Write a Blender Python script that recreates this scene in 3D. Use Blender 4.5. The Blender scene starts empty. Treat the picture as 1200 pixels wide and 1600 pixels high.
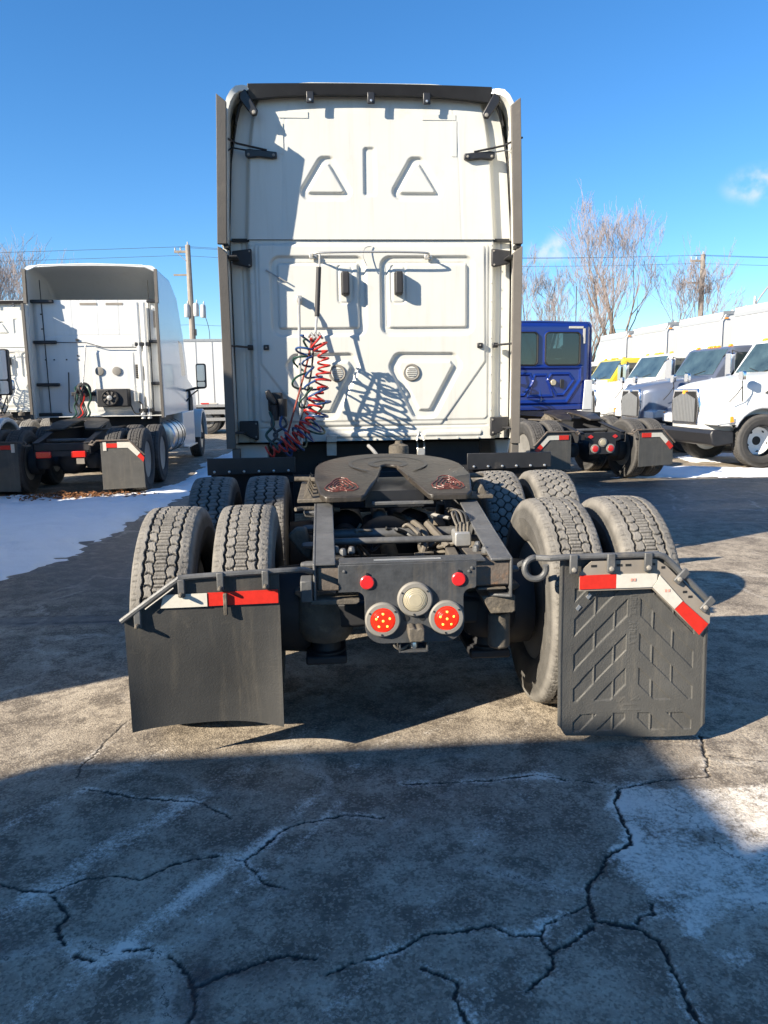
import bpy, bmesh, math, random
import numpy as np
from mathutils import Vector, Matrix, noise as mnoise

R = math.radians
random.seed(7)
rng = np.random.default_rng(7)
S = bpy.context.scene
COL = S.collection

# ------------------------------------------------------------------ camera
cam_d = bpy.data.cameras.new('camera')
cam_d.sensor_fit = 'VERTICAL'
cam_d.sensor_height = 24.0
cam_d.lens = 18.0
cam_d.clip_start = 0.05
cam_d.clip_end = 3000
cam = bpy.data.objects.new('camera', cam_d)
COL.objects.link(cam)
_ya, _pi, _ro = R(4.2), R(9.0), R(0.8)
_f = Vector((math.sin(_ya) * math.cos(_pi), math.cos(_ya) * math.cos(_pi), -math.sin(_pi)))
_r = Vector((math.cos(_ya), -math.sin(_ya), 0))
_u = _r.cross(_f)
_r2 = _r * math.cos(_ro) - _u * math.sin(_ro)
_u2 = _r * math.sin(_ro) + _u * math.cos(_ro)
_m = Matrix((_r2, _u2, -_f)).transposed().to_4x4()
_m.translation = Vector((-0.36, 0.0, 1.555))
cam.matrix_world = _m
S.camera = cam

# ------------------------------------------------------------------ light
SUN_AZ, SUN_EL = R(61.5), R(26.0)      # the way the light travels, from +Y towards +X
sun_dir = Vector((math.sin(SUN_AZ) * math.cos(SUN_EL), math.cos(SUN_AZ) * math.cos(SUN_EL), -math.sin(SUN_EL)))
sl = bpy.data.lights.new('sun', 'SUN')
sl.energy = 4.8
sl.angle = R(0.53)
sl.color = (1.0, 0.90, 0.74)
so = bpy.data.objects.new('sun', sl)
so.rotation_euler = sun_dir.to_track_quat('-Z', 'Y').to_euler()
so.location = (-8, -5, 9)
COL.objects.link(so)

W = bpy.data.worlds.new('World')
S.world = W
W.use_nodes = True
nt = W.node_tree
for n in list(nt.nodes):
    nt.nodes.remove(n)
wo = nt.nodes.new('ShaderNodeOutputWorld')
bg = nt.nodes.new('ShaderNodeBackground')
bg.inputs['Strength'].default_value = 0.080
sky = nt.nodes.new('ShaderNodeTexSky')
sky.sky_type = 'NISHITA'
sky.sun_disc = False
sky.sun_elevation = SUN_EL
sky.sun_rotation = R(241.5)
sky.air_density = 1.0
sky.dust_density = 0.0
sky.ozone_density = 6.0
# small fair-weather clouds low in the right half of the sky
tc = nt.nodes.new('ShaderNodeTexCoord')
def cloud_blob(direction, inner, outer, scale, last, flat):
    d = Vector(direction).normalized()
    mp = nt.nodes.new('ShaderNodeMapping'); mp.vector_type = 'POINT'
    mp.inputs['Location'].default_value = (-d.x, -d.y, -d.z * flat)
    mp.inputs['Scale'].default_value = (1, 1, flat)
    nt.links.new(tc.outputs['Generated'], mp.inputs['Vector'])
    ln = nt.nodes.new('ShaderNodeVectorMath'); ln.operation = 'LENGTH'
    nt.links.new(mp.outputs['Vector'], ln.inputs[0])
    mr = nt.nodes.new('ShaderNodeMapRange'); mr.interpolation_type = 'SMOOTHSTEP'
    mr.inputs['From Min'].default_value = outer; mr.inputs['From Max'].default_value = inner
    nt.links.new(ln.outputs['Value'], mr.inputs['Value'])
    nz = nt.nodes.new('ShaderNodeTexNoise'); nz.inputs['Scale'].default_value = scale; nz.inputs['Detail'].default_value = 6
    nt.links.new(tc.outputs['Generated'], nz.inputs['Vector'])
    m2 = nt.nodes.new('ShaderNodeMapRange'); m2.interpolation_type = 'SMOOTHSTEP'
    m2.inputs['From Min'].default_value = 0.36; m2.inputs['From Max'].default_value = 0.68
    nt.links.new(nz.outputs['Fac'], m2.inputs['Value'])
    mu = nt.nodes.new('ShaderNodeMath'); mu.operation = 'MULTIPLY'
    nt.links.new(mr.outputs[0], mu.inputs[0]); nt.links.new(m2.outputs[0], mu.inputs[1])
    mx = nt.nodes.new('ShaderNodeMix'); mx.data_type = 'RGBA'
    nt.links.new(mu.outputs[0], mx.inputs['Factor'])
    nt.links.new(last, mx.inputs['A'])
    mx.inputs['B'].default_value = (4.6, 4.7, 5.1, 1)
    return mx.outputs['Result']
c = sky.outputs['Color']
hs = nt.nodes.new('ShaderNodeHueSaturation')
hs.inputs['Saturation'].default_value = 1.15
nt.links.new(c, hs.inputs['Color'])
c = hs.outputs['Color']
c = cloud_blob((0.277, 0.946, 0.166), 0.004, 0.036, 34, c, 1.7)
c = cloud_blob((0.482, 0.849, 0.217), 0.008, 0.05, 30, c, 1.9)
c = cloud_blob((0.80, 0.56, 0.20), 0.02, 0.11, 22, c, 2.0)
c = cloud_blob((-0.75, 0.60, 0.18), 0.02, 0.10, 24, c, 2.0)
nt.links.new(c, bg.inputs['Color'])
nt.links.new(bg.outputs[0], wo.inputs['Surface'])

vs = S.view_settings
vs.view_transform = 'Standard'
vs.look = 'None'
vs.gamma = 1.0
vs.use_curve_mapping = False
vs.exposure = 1.40

# ------------------------------------------------------------------ materials
def mat(name, col, rough=0.5, metal=0.0, var=0.08, vs=6.0, bump=0.0, bs=80.0, dirt=None, damt=0.0, ds=5.0,
        coat=0.0, emit=None, estr=0.0, spec=0.5, attr=None, acol=None, rvar=0.0, streak=None, samt=0.0):
    m = bpy.data.materials.new(name)
    m.use_nodes = True
    t = m.node_tree
    b = t.nodes['Principled BSDF']
    L = t.links.new
    tcn = t.nodes.new('ShaderNodeTexCoord')
    b.inputs['Metallic'].default_value = metal
    b.inputs['Roughness'].default_value = rough
    b.inputs['Specular IOR Level'].default_value = spec
    b.inputs['Coat Weight'].default_value = coat
    b.inputs['Coat Roughness'].default_value = 0.08
    out = None
    n1 = t.nodes.new('ShaderNodeTexNoise')
    n1.inputs['Scale'].default_value = vs; n1.inputs['Detail'].default_value = 7; n1.inputs['Roughness'].default_value = 0.62
    L(tcn.outputs['Object'], n1.inputs['Vector'])
    rp = t.nodes.new('ShaderNodeValToRGB')
    rp.color_ramp.elements[0].position = 0.3; rp.color_ramp.elements[1].position = 0.7
    rp.color_ramp.elements[0].color = tuple(max(0, v * (1 - var)) for v in col) + (1,)
    rp.color_ramp.elements[1].color = tuple(min(1, v * (1 + var)) for v in col) + (1,)
    L(n1.outputs['Fac'], rp.inputs[0])
    out = rp.outputs[0]
    if attr:
        an = t.nodes.new('ShaderNodeAttribute'); an.attribute_name = attr
        mx = t.nodes.new('ShaderNodeMix'); mx.data_type = 'RGBA'
        L(an.outputs['Fac'], mx.inputs['Factor']); L(out, mx.inputs['A'])
        mx.inputs['B'].default_value = tuple(acol) + (1,)
        out = mx.outputs['Result']
    if dirt is not None:
        n2 = t.nodes.new('ShaderNodeTexNoise')
        n2.inputs['Scale'].default_value = ds; n2.inputs['Detail'].default_value = 9; n2.inputs['Roughness'].default_value = 0.7
        mpn = t.nodes.new('ShaderNodeMapping'); mpn.inputs['Location'].default_value = (3.1, 7.7, 1.3)
        L(tcn.outputs['Object'], mpn.inputs[0]); L(mpn.outputs[0], n2.inputs['Vector'])
        r2 = t.nodes.new('ShaderNodeMapRange'); r2.interpolation_type = 'SMOOTHSTEP'
        r2.inputs['From Min'].default_value = 0.62 - 0.3 * damt; r2.inputs['From Max'].default_value = 0.86 - 0.3 * damt
        r2.inputs['To Max'].default_value = min(1.0, 0.35 + damt)
        L(n2.outputs['Fac'], r2.inputs['Value'])
        mx = t.nodes.new('ShaderNodeMix'); mx.data_type = 'RGBA'
        L(r2.outputs[0], mx.inputs['Factor']); L(out, mx.inputs['A'])
        mx.inputs['B'].default_value = tuple(dirt) + (1,)
        out = mx.outputs['Result']
        ra = t.nodes.new('ShaderNodeMapRange')
        ra.inputs['To Min'].default_value = rough; ra.inputs['To Max'].default_value = min(1.0, rough + 0.3)
        L(r2.outputs[0], ra.inputs['Value']); L(ra.outputs[0], b.inputs['Roughness'])
    if streak is not None:      # run-off streaks down the panel
        mp2 = t.nodes.new('ShaderNodeMapping'); mp2.inputs['Scale'].default_value = (9.0, 9.0, 0.55)
        L(tcn.outputs['Object'], mp2.inputs[0])
        n4 = t.nodes.new('ShaderNodeTexNoise'); n4.inputs['Scale'].default_value = 1.6; n4.inputs['Detail'].default_value = 8; n4.inputs['Roughness'].default_value = 0.7
        L(mp2.outputs[0], n4.inputs['Vector'])
        r4 = t.nodes.new('ShaderNodeMapRange'); r4.interpolation_type = 'SMOOTHSTEP'
        r4.inputs['From Min'].default_value = 0.50; r4.inputs['From Max'].default_value = 0.78; r4.inputs['To Max'].default_value = samt
        L(n4.outputs['Fac'], r4.inputs['Value'])
        mx4 = t.nodes.new('ShaderNodeMix'); mx4.data_type = 'RGBA'
        L(r4.outputs[0], mx4.inputs['Factor']); L(out, mx4.inputs['A']); mx4.inputs['B'].default_value = tuple(streak) + (1,)
        out = mx4.outputs['Result']
    L(out, b.inputs['Base Color'])
    if bump > 0:
        n3 = t.nodes.new('ShaderNodeTexNoise'); n3.inputs['Scale'].default_value = bs; n3.inputs['Detail'].default_value = 5
        L(tcn.outputs['Object'], n3.inputs['Vector'])
        bn = t.nodes.new('ShaderNodeBump'); bn.inputs['Strength'].default_value = bump; bn.inputs['Distance'].default_value = 0.01
        L(n3.outputs['Fac'], bn.inputs['Height']); L(bn.outputs[0], b.inputs['Normal'])
    if emit:
        b.inputs['Emission Color'].default_value = tuple(emit) + (1,)
        b.inputs['Emission Strength'].default_value = estr
    return m

def glass_mat(name, tint, gloss=0.06, refl=0.16):
    m = bpy.data.materials.new(name); m.use_nodes = True
    t = m.node_tree; t.nodes.clear()
    o = t.nodes.new('ShaderNodeOutputMaterial')
    tr = t.nodes.new('ShaderNodeBsdfTransparent'); tr.inputs[0].default_value = tuple(tint) + (1,)
    gl = t.nodes.new('ShaderNodeBsdfGlossy'); gl.inputs['Roughness'].default_value = gloss
    fr = t.nodes.new('ShaderNodeFresnel'); fr.inputs[0].default_value = 1.5
    ad = t.nodes.new('ShaderNodeMath'); ad.operation = 'ADD'; ad.use_clamp = True; ad.inputs[1].default_value = refl
    t.links.new(fr.outputs[0], ad.inputs[0])
    mx = t.nodes.new('ShaderNodeMixShader')
    t.links.new(ad.outputs[0], mx.inputs[0]); t.links.new(tr.outputs[0], mx.inputs[1]); t.links.new(gl.outputs[0], mx.inputs[2])
    t.links.new(mx.outputs[0], o.inputs[0])
    return m

DUST = (0.30, 0.26, 0.20)
MT = dict(
    white=mat('cream_white_paint', (0.560, 0.553, 0.510), 0.38, var=0.025, vs=2.0, dirt=(0.42, 0.375, 0.29), damt=0.13, ds=4.5, coat=0.1, streak=(0.40, 0.37, 0.31), samt=0.4),
    white2=mat('bright_white_paint', (0.60, 0.60, 0.585), 0.32, var=0.02, vs=2.0, dirt=(0.5, 0.47, 0.42), damt=0.08, ds=4, coat=0.3, streak=(0.45, 0.43, 0.38), samt=0.4),
    boxwhite=mat('white_box_panel', (0.60, 0.60, 0.585), 0.45, var=0.02, vs=1.5),
    bandgrey=mat('grey_roof_cap', (0.26, 0.27, 0.28), 0.5, var=0.05, vs=2),
    yellow=mat('yellow_paint', (0.55, 0.42, 0.03), 0.3, var=0.03, coat=0.4),
    silver=mat('silver_blue_paint', (0.13, 0.15, 0.20), 0.28, metal=0.4, var=0.04, coat=0.5),
    blue=mat('deep_blue_paint', (0.007, 0.024, 0.17), 0.22, var=0.05, vs=3, coat=0.6, dirt=(0.10, 0.11, 0.2), damt=0.05),
    trim=mat('grey_rubber_trim', (0.105, 0.094, 0.082), 0.7, var=0.12, vs=5, bump=0.15, dirt=(0.25, 0.22, 0.18), damt=0.1),
    black=mat('black_coated_steel', (0.016, 0.016, 0.018), 0.42, var=0.2, vs=10, dirt=(0.12, 0.105, 0.085), damt=0.10, ds=9),
    blackdull=mat('dull_black_plastic', (0.018, 0.018, 0.02), 0.62, var=0.2, vs=12, dirt=(0.10, 0.09, 0.075), damt=0.05, ds=7),
    seal=mat('black_seal', (0.012, 0.012, 0.012), 0.7, var=0.1),
    frame=mat('dusty_frame_steel', (0.105, 0.105, 0.105), 0.5, metal=0.2, var=0.3, vs=9, bump=0.2, bs=50, dirt=(0.235, 0.20, 0.155), damt=0.24, ds=9),
    plate=mat('scuffed_grey_plate', (0.048, 0.050, 0.053), 0.5, var=0.3, vs=16, bump=0.15, bs=70, dirt=(0.20, 0.145, 0.085), damt=0.16, ds=13, streak=(0.14, 0.12, 0.095), samt=0.6),
    rusty=mat('rusty_steel', (0.105, 0.085, 0.070), 0.75, var=0.3, vs=12, bump=0.3, bs=60, dirt=(0.30, 0.13, 0.045), damt=0.32, ds=11),
    tan=mat('tan_dried_mud', (0.36, 0.285, 0.19), 0.9, var=0.15, vs=12, bump=0.3),
    cast=mat('tan_dusty_casting', (0.10, 0.085, 0.066), 0.8, var=0.35, vs=12, bump=0.4, bs=60, dirt=(0.30, 0.245, 0.17), damt=0.30, ds=11),
    greasy=mat('greasy_dark_steel', (0.030, 0.025, 0.020), 0.42, var=0.45, vs=8, bump=0.35, bs=40, dirt=(0.155, 0.118, 0.08), damt=0.30, ds=5),
    grease=mat('red_brown_grease', (0.11, 0.024, 0.016), 0.35, var=0.35, vs=25, bump=0.3),
    tyre=mat('dusty_tyre_rubber', (0.165, 0.153, 0.136), 0.85, var=0.35, vs=9, bump=0.45, bs=150, attr='groove', acol=(0.014, 0.013, 0.012), dirt=(0.29, 0.255, 0.205), damt=0.2, ds=11),
    tyre2=mat('worn_tyre_rubber', (0.066, 0.062, 0.058), 0.85, var=0.25, vs=10, bump=0.3, bs=100, attr='groove', acol=(0.012, 0.012, 0.012), dirt=(0.22, 0.20, 0.17), damt=0.15, ds=12),
    rim=mat('grey_steel_rim', (0.23, 0.22, 0.20), 0.55, metal=0.3, var=0.2, dirt=DUST, damt=0.2),
    rimwhite=mat('white_steel_rim', (0.75, 0.74, 0.70), 0.45, var=0.06, dirt=(0.45, 0.36, 0.26), damt=0.16, ds=9),
    alu=mat('brushed_aluminium', (0.62, 0.61, 0.58), 0.28, metal=0.9, var=0.08, vs=20),
    chrome=mat('chrome', (0.8, 0.8, 0.82), 0.08, metal=1.0, var=0.02),
    galv=mat('dull_zinc', (0.42, 0.41, 0.39), 0.45, metal=0.6, var=0.15, vs=20, dirt=DUST, damt=0.2),
    bolt=mat('bright_bolt', (0.62, 0.62, 0.62), 0.3, metal=0.8, var=0.1),
    flap=mat('rubber_mud_flap', (0.064, 0.062, 0.057), 0.62, var=0.16, vs=6, bump=0.25, bs=150, dirt=(0.19, 0.165, 0.13), damt=0.2, ds=7, streak=(0.16, 0.14, 0.11), samt=0.45),
    flap2=mat('smooth_mud_flap', (0.040, 0.039, 0.037), 0.5, var=0.2, vs=4, bump=0.15, bs=140, dirt=(0.105, 0.09, 0.07), damt=0.2, ds=7, streak=(0.10, 0.088, 0.07), samt=0.6),
    backing=mat('brown_grey_backing', (0.23, 0.20, 0.165), 0.6, var=0.12, vs=9, dirt=(0.14, 0.12, 0.10), damt=0.15),
    tred=mat('red_reflective_tape', (0.52, 0.022, 0.012), 0.4, var=0.10, vs=45, bump=0.1, bs=300),
    twhite=mat('white_reflective_tape', (0.55, 0.52, 0.45), 0.4, var=0.07, vs=40, bump=0.1, bs=300),
    faintred=mat('faint_red_print', (0.55, 0.28, 0.22), 0.5),
    tail_red=mat('red_tail_lens', (0.60, 0.02, 0.012), 0.2, var=0.05, coat=0.6),
    lens_red=mat('red_lens', (0.75, 0.02, 0.008), 0.18, var=0.05, coat=0.6, emit=(1, 0.03, 0.005), estr=0.22),
    led=mat('lit_led', (1.0, 0.4, 0.06), 0.3, emit=(1.0, 0.36, 0.04), estr=1.6),
    reflector=mat('red_reflector', (0.55, 0.02, 0.022), 0.3, var=0.05, coat=0.5),
    lens_clear=mat('dusty_clear_lens', (0.40, 0.35, 0.245), 0.35, var=0.12, vs=30, coat=0.3),
    amber=mat('amber_lens', (0.9, 0.32, 0.02), 0.25, coat=0.5),
    lampglass=mat('headlamp_lens', (0.62, 0.63, 0.62), 0.12, var=0.1, vs=10, coat=0.6),
    ring=mat('grey_lamp_ring', (0.215, 0.20, 0.175), 0.55, var=0.1, vs=20),
    hose_red=mat('red_air_hose', (0.42, 0.02, 0.014), 0.42, var=0.15, vs=20),
    hose_blue=mat('blue_air_hose', (0.015, 0.05, 0.16), 0.42, var=0.2, vs=20),
    hose_green=mat('dark_green_cable', (0.012, 0.05, 0.035), 0.45, var=0.2, vs=20),
    hose_black=mat('black_hose', (0.03, 0.03, 0.03), 0.5, var=0.3, vs=20, dirt=DUST, damt=0.15, ds=15),
    hose_dusty=mat('dusty_hose', (0.115, 0.10, 0.08), 0.7, var=0.25, vs=15),
    hose_brown=mat('red_brown_rod', (0.22, 0.045, 0.03), 0.5),
    darkglass=mat('dark_window_glass', (0.012, 0.02, 0.022), 0.05, var=0.1, spec=0.9),
    seat=mat('grey_seat_cloth', (0.05, 0.05, 0.055), 0.9),
    grille=mat('grille_slats', (0.30, 0.31, 0.32), 0.3, metal=0.5),
    wood=mat('weathered_pole_wood', (0.25, 0.22, 0.19), 0.85, var=0.18, vs=3, bump=0.4, bs=20),
    bark=mat('grey_brown_bark', (0.20, 0.155, 0.125), 0.9, var=0.2, vs=3),
    twig=mat('reddish_twigs', (0.24, 0.205, 0.198), 0.9, var=0.2, vs=1),
    wire=mat('dark_wire', (0.03, 0.03, 0.035), 0.5),
    grey=mat('grey_metal_can', (0.42, 0.43, 0.44), 0.5, var=0.1),
    leaf=mat('dead_brown_leaf', (0.20, 0.085, 0.03), 0.8, var=0.4, vs=9),
    sticker=mat('worn_clear_sticker', (0.555, 0.545, 0.50), 0.5, var=0.03),
)
MT['glass'] = glass_mat('window_glass', (0.30, 0.37, 0.37), refl=0.08)
MT['tint'] = glass_mat('tinted_windscreen', (0.42, 0.52, 0.50), refl=0.24)

# ------------------------------------------------------------------ mesh helpers
ORG = Vector((0, 0, 0))

class MB:
    def __init__(s):
        s.v = []; s.f = []
    def add(s, vs, fs):
        o = len(s.v); s.v += [tuple(p) for p in vs]; s.f += [tuple(i + o for i in f) for f in fs]
        return s
    def box(s, x0, x1, y0, y1, z0, z1):
        v = [(x, y, z) for z in (z0, z1) for y in (y0, y1) for x in (x0, x1)]
        return s.add(v, [(0, 2, 3, 1), (4, 5, 7, 6), (0, 1, 5, 4), (2, 6, 7, 3), (0, 4, 6, 2), (1, 3, 7, 5)])
    def prism(s, poly, axis, a0, a1):
        n = len(poly)
        def P(u, w, a):
            return {'x': (a, u, w), 'y': (u, a, w), 'z': (u, w, a)}[axis]
        v = [P(u, w, a0) for u, w in poly] + [P(u, w, a1) for u, w in poly]
        f = [tuple(range(n)), tuple(range(2 * n - 1, n - 1, -1))]
        f += [(i, (i + 1) % n, n + (i + 1) % n, n + i) for i in range(n)]
        return s.add(v, f)
    def tube(s, pts, r, n=8, caps=True, closed=False):
        P = [Vector(p) for p in pts]; m = len(P)
        rs = r if isinstance(r, (list, tuple)) else [r] * m
        T = []
        for i in range(m):
            a = P[(i - 1) % m] if (i > 0 or closed) else P[i]
            b = P[(i + 1) % m] if (i < m - 1 or closed) else P[i]
            d = b - a
            T.append(d.normalized() if d.length > 1e-9 else Vector((0, 0, 1)))
        ref = Vector((0, 0, 1)) if abs(T[0].z) < 0.9 else Vector((1, 0, 0))
        nrm = (ref - T[0] * ref.dot(T[0])).normalized()
        vs = []
        for i in range(m):
            nrm = nrm - T[i] * nrm.dot(T[i])
            nrm = nrm.normalized() if nrm.length > 1e-9 else T[i].orthogonal().normalized()
            bn = T[i].cross(nrm)
            for k in range(n):
                a = 2 * math.pi * (k + 0.5) / n
                vs.append(P[i] + (nrm * math.cos(a) + bn * math.sin(a)) * rs[i])
        fs = []
        for i in range(m if closed else m - 1):
            j = (i + 1) % m
            for k in range(n):
                k2 = (k + 1) % n
                fs.append((i * n + k, i * n + k2, j * n + k2, j * n + k))
        if caps and not closed:
            fs.append(tuple(range(n - 1, -1, -1))); fs.append(tuple((m - 1) * n + k for k in range(n)))
        return s.add(vs, fs)
    def cyl(s, p0, p1, r0, r1=None, n=20):
        return s.tube([p0, p1], [r0, r0 if r1 is None else r1], n)
    def lathe(s, prof, org, axis, n=32):
        # prof: (radius, distance along the axis)
        ax = Vector(axis).normalized(); o = Vector(org)
        e1 = ax.orthogonal().normalized(); e2 = ax.cross(e1)
        vs = []
        for r, h in prof:
            for k in range(n):
                a = 2 * math.pi * k / n
                vs.append(o + ax * h + (e1 * math.cos(a) + e2 * math.sin(a)) * max(r, 1e-4))
        fs = []
        for i in range(len(prof) - 1):
            for k in range(n):
                k2 = (k + 1) % n
                fs.append((i * n + k, i * n + k2, (i + 1) * n + k2, (i + 1) * n + k))
        fs.append(tuple(range(n - 1, -1, -1))); fs.append(tuple((len(prof) - 1) * n + k for k in range(n)))
        return s.add(vs, fs)
    def loft(s, rings, closed_ring=True, cap0=False, cap1=False):
        n = len(rings[0]); vs = [p for r in rings for p in r]; fs = []
        for i in range(len(rings) - 1):
            for k in range(n if closed_ring else n - 1):
                k2 = (k + 1) % n
                fs.append((i * n + k, i * n + k2, (i + 1) * n + k2, (i + 1) * n + k))
        if cap0: fs.append(tuple(range(n - 1, -1, -1)))
        if cap1: fs.append(tuple((len(rings) - 1) * n + k for k in range(n)))
        return s.add(vs, fs)
    def xform(s, M):
        s.v = [tuple(M @ Vector(p)) for p in s.v]; return s
    def build(s, name, m, parent=None, bevel=0.0, smooth=35, recalc=True, seg=2):
        me = bpy.data.meshes.new(name)
        off = ORG if parent is not None else Vector((0, 0, 0))
        me.from_pydata([(p[0] - off.x, p[1] - off.y, p[2] - off.z) for p in s.v], [], s.f)
        if recalc and len(s.f) < 30000:
            bm = bmesh.new(); bm.from_mesh(me)
            bmesh.ops.recalc_face_normals(bm, faces=bm.faces); bm.to_mesh(me); bm.free()
        return finish(me, name, m, parent, bevel, smooth, seg)

def finish(me, name, m, parent=None, bevel=0.0, smooth=35, seg=2):
    if smooth:
        me.polygons.foreach_set('use_smooth', [True] * len(me.polygons))
        me.set_sharp_from_angle(angle=R(smooth))
    me.materials.append(MT[m] if isinstance(m, str) else m)
    o = bpy.data.objects.new(name, me)
    COL.objects.link(o)
    if parent is not None: o.parent = parent
    if bevel > 0:
        b = o.modifiers.new('Bevel', 'BEVEL'); b.width = bevel; b.segments = seg
        b.limit_method = 'ANGLE'; b.angle_limit = R(40); b.harden_normals = False
    return o

def grid_mesh(name, X, Y, Z, m, parent=None, attrs=None, keep=None, smooth=60):
    nz, nx = X.shape
    off = ORG if parent is not None else Vector((0, 0, 0))
    co = np.stack([X - off.x, Y - off.y, Z - off.z], -1).reshape(-1, 3)
    idx = np.arange(nz * nx).reshape(nz, nx)
    q = np.stack([idx[:-1, :-1], idx[:-1, 1:], idx[1:, 1:], idx[1:, :-1]], -1).reshape(-1, 4)
    if keep is not None: q = q[keep[:-1, :-1].reshape(-1)]
    me = bpy.data.meshes.new(name)
    me.vertices.add(len(co)); me.vertices.foreach_set('co', co.astype(np.float32).ravel())
    me.loops.add(q.size); me.loops.foreach_set('vertex_index', q.ravel().astype(np.int32))
    me.polygons.add(len(q)); me.polygons.foreach_set('loop_start', np.arange(0, q.size, 4, dtype=np.int32))
    me.update(calc_edges=True)
    for k, a in (attrs or {}).items():
        at = me.attributes.new(k, 'FLOAT', 'POINT'); at.data.foreach_set('value', a.astype(np.float32).ravel())
    me.validate()
    return finish(me, name, m, parent, 0, smooth)

def empty(name, loc, rz=0.0):
    o = bpy.data.objects.new(name, None); COL.objects.link(o)
    o.location = loc; o.rotation_euler = (0, 0, rz); o.empty_display_size = 0.2
    return o

def tag(o, label=None, cat=None, group=None, kind=None):
    if label: o['label'] = label
    if cat: o['category'] = cat
    if group: o['group'] = group
    if kind: o['kind'] = kind
    return o

def copy_tree(o, parent=None):
    c = o.copy(); COL.objects.link(c); c.parent = parent
    for ch in list(o.children): copy_tree(ch, c)
    return c

def catmull(pts, n):
    P = [Vector(p) for p in pts]; out = []
    P = [P[0] * 2 - P[1]] + P + [P[-1] * 2 - P[-2]]
    for i in range(1, len(P) - 2):
        for k in range(n):
            t = k / n; a, b, c_, d = P[i - 1:i + 3]
            out.append(0.5 * ((2 * b) + (c_ - a) * t + (2 * a - 5 * b + 4 * c_ - d) * t * t + (3 * b - a - 3 * c_ + d) * t ** 3))
    out.append(P[-2]); return out

def helix(path, rad, turns, tr, n=7, steps=16, jitter=0.0, seed=0):
    rr = random.Random(seed)
    P = catmull(path, 14); m = len(P)
    L = [0.0]
    for i in range(1, m): L.append(L[-1] + (P[i] - P[i - 1]).length)
    tot = L[-1]; N = int(turns * steps); pts = []
    nrm = None; j = 0
    wob = [rr.uniform(-1, 1) for _ in range(int(turns) + 3)]
    for i in range(N + 1):
        s = tot * i / N
        while j < m - 2 and L[j + 1] < s: j += 1
        t = (s - L[j]) / max(1e-6, L[j + 1] - L[j]); p = P[j].lerp(P[j + 1], t)
        d = (P[j + 1] - P[j]).normalized()
        if nrm is None: nrm = d.orthogonal().normalized()
        nrm = (nrm - d * nrm.dot(d)).normalized(); b = d.cross(nrm)
        a = 2 * math.pi * i / steps; w = wob[i // steps] * (1 - (i % steps) / steps) + wob[i // steps + 1] * ((i % steps) / steps)
        r = (rad if not isinstance(rad, (list, tuple)) else rad[0] + (rad[1] - rad[0]) * s / tot) * (1 + jitter * w)
        pts.append(p + nrm * math.cos(a) * r + b * math.sin(a) * r)
    return MB().tube(pts, tr, n)

def arc(cx, cy, r, a0, a1, n):
    return [(cx + r * math.cos(R(a0 + (a1 - a0) * i / n)), cy + r * math.sin(R(a0 + (a1 - a0) * i / n))) for i in range(n + 1)]

def rrect(x0, x1, z0, z1, r, n=5):
    return arc(x1 - r, z1 - r, r, 0, 90, n) + arc(x0 + r, z1 - r, r, 90, 180, n) + arc(x0 + r, z0 + r, r, 180, 270, n) + arc(x1 - r, z0 + r, r, 270, 360, n)

# signed distances on numpy grids
def sd_poly(X, Z, poly):
    d = np.full(X.shape, 1e9); sgn = np.ones(X.shape); n = len(poly)
    for i in range(n):
        ax, az = poly[i]; bx, bz = poly[i - 1]
        ex, ez = bx - ax, bz - az; wx, wz = X - ax, Z - az
        t = np.clip((wx * ex + wz * ez) / (ex * ex + ez * ez), 0, 1)
        d = np.minimum(d, (wx - ex * t) ** 2 + (wz - ez * t) ** 2)
        c1 = Z >= az; c2 = Z < bz; c3 = ex * wz > ez * wx
        sgn = np.where((c1 & c2 & c3) | (~c1 & ~c2 & ~c3), -sgn, sgn)
    return sgn * np.sqrt(d)
def sd_rrect(X, Z, x0, x1, z0, z1, r):
    qx = np.abs(X - (x0 + x1) / 2) - (x1 - x0) / 2 + r; qz = np.abs(Z - (z0 + z1) / 2) - (z1 - z0) / 2 + r
    return np.hypot(np.maximum(qx, 0), np.maximum(qz, 0)) + np.minimum(np.maximum(qx, qz), 0) - r
def sstep(a, b, x):
    t = np.clip((x - a) / (b - a), 0, 1); return t * t * (3 - 2 * t)
def seg_dist(X, Y, pts):
    d = np.full(X.shape, 1e9); best = np.zeros(X.shape); acc = 0.0
    for (ax, ay), (bx, by) in zip(pts[:-1], pts[1:]):
        ex, ey = bx - ax, by - ay; l = math.hypot(ex, ey)
        t = np.clip(((X - ax) * ex + (Y - ay) * ey) / (l * l), 0, 1)
        dd = np.hypot(X - ax - ex * t, Y - ay - ey * t)
        best = np.where(dd < d, acc + t * l, best); d = np.minimum(d, dd); acc += l
    return d, best

def vnoise(X, Y, seed=0, octaves=4, lac=2.1, gain=0.5):
    """value noise on numpy arrays, about -1..1"""
    out = np.zeros(X.shape); amp = 1.0; tot = 0.0
    r = np.random.default_rng(seed); tab = r.uniform(-1, 1, 65536)
    fx, fy = X.copy(), Y.copy()
    for o in range(octaves):
        ix = np.floor(fx).astype(np.int64); iy = np.floor(fy).astype(np.int64); tx = fx - ix; ty = fy - iy
        tx = tx * tx * (3 - 2 * tx); ty = ty * ty * (3 - 2 * ty)
        h = lambda a, b: tab[(a * 73856093 ^ b * 19349663 ^ (o * 83492791)) & 65535]
        out += amp * ((h(ix, iy) * (1 - tx) + h(ix + 1, iy) * tx) * (1 - ty) + (h(ix, iy + 1) * (1 - tx) + h(ix + 1, iy + 1) * tx) * ty)
        tot += amp; amp *= gain; fx = fx * lac + 17.3; fy = fy * lac - 5.7
    return out / tot

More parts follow.
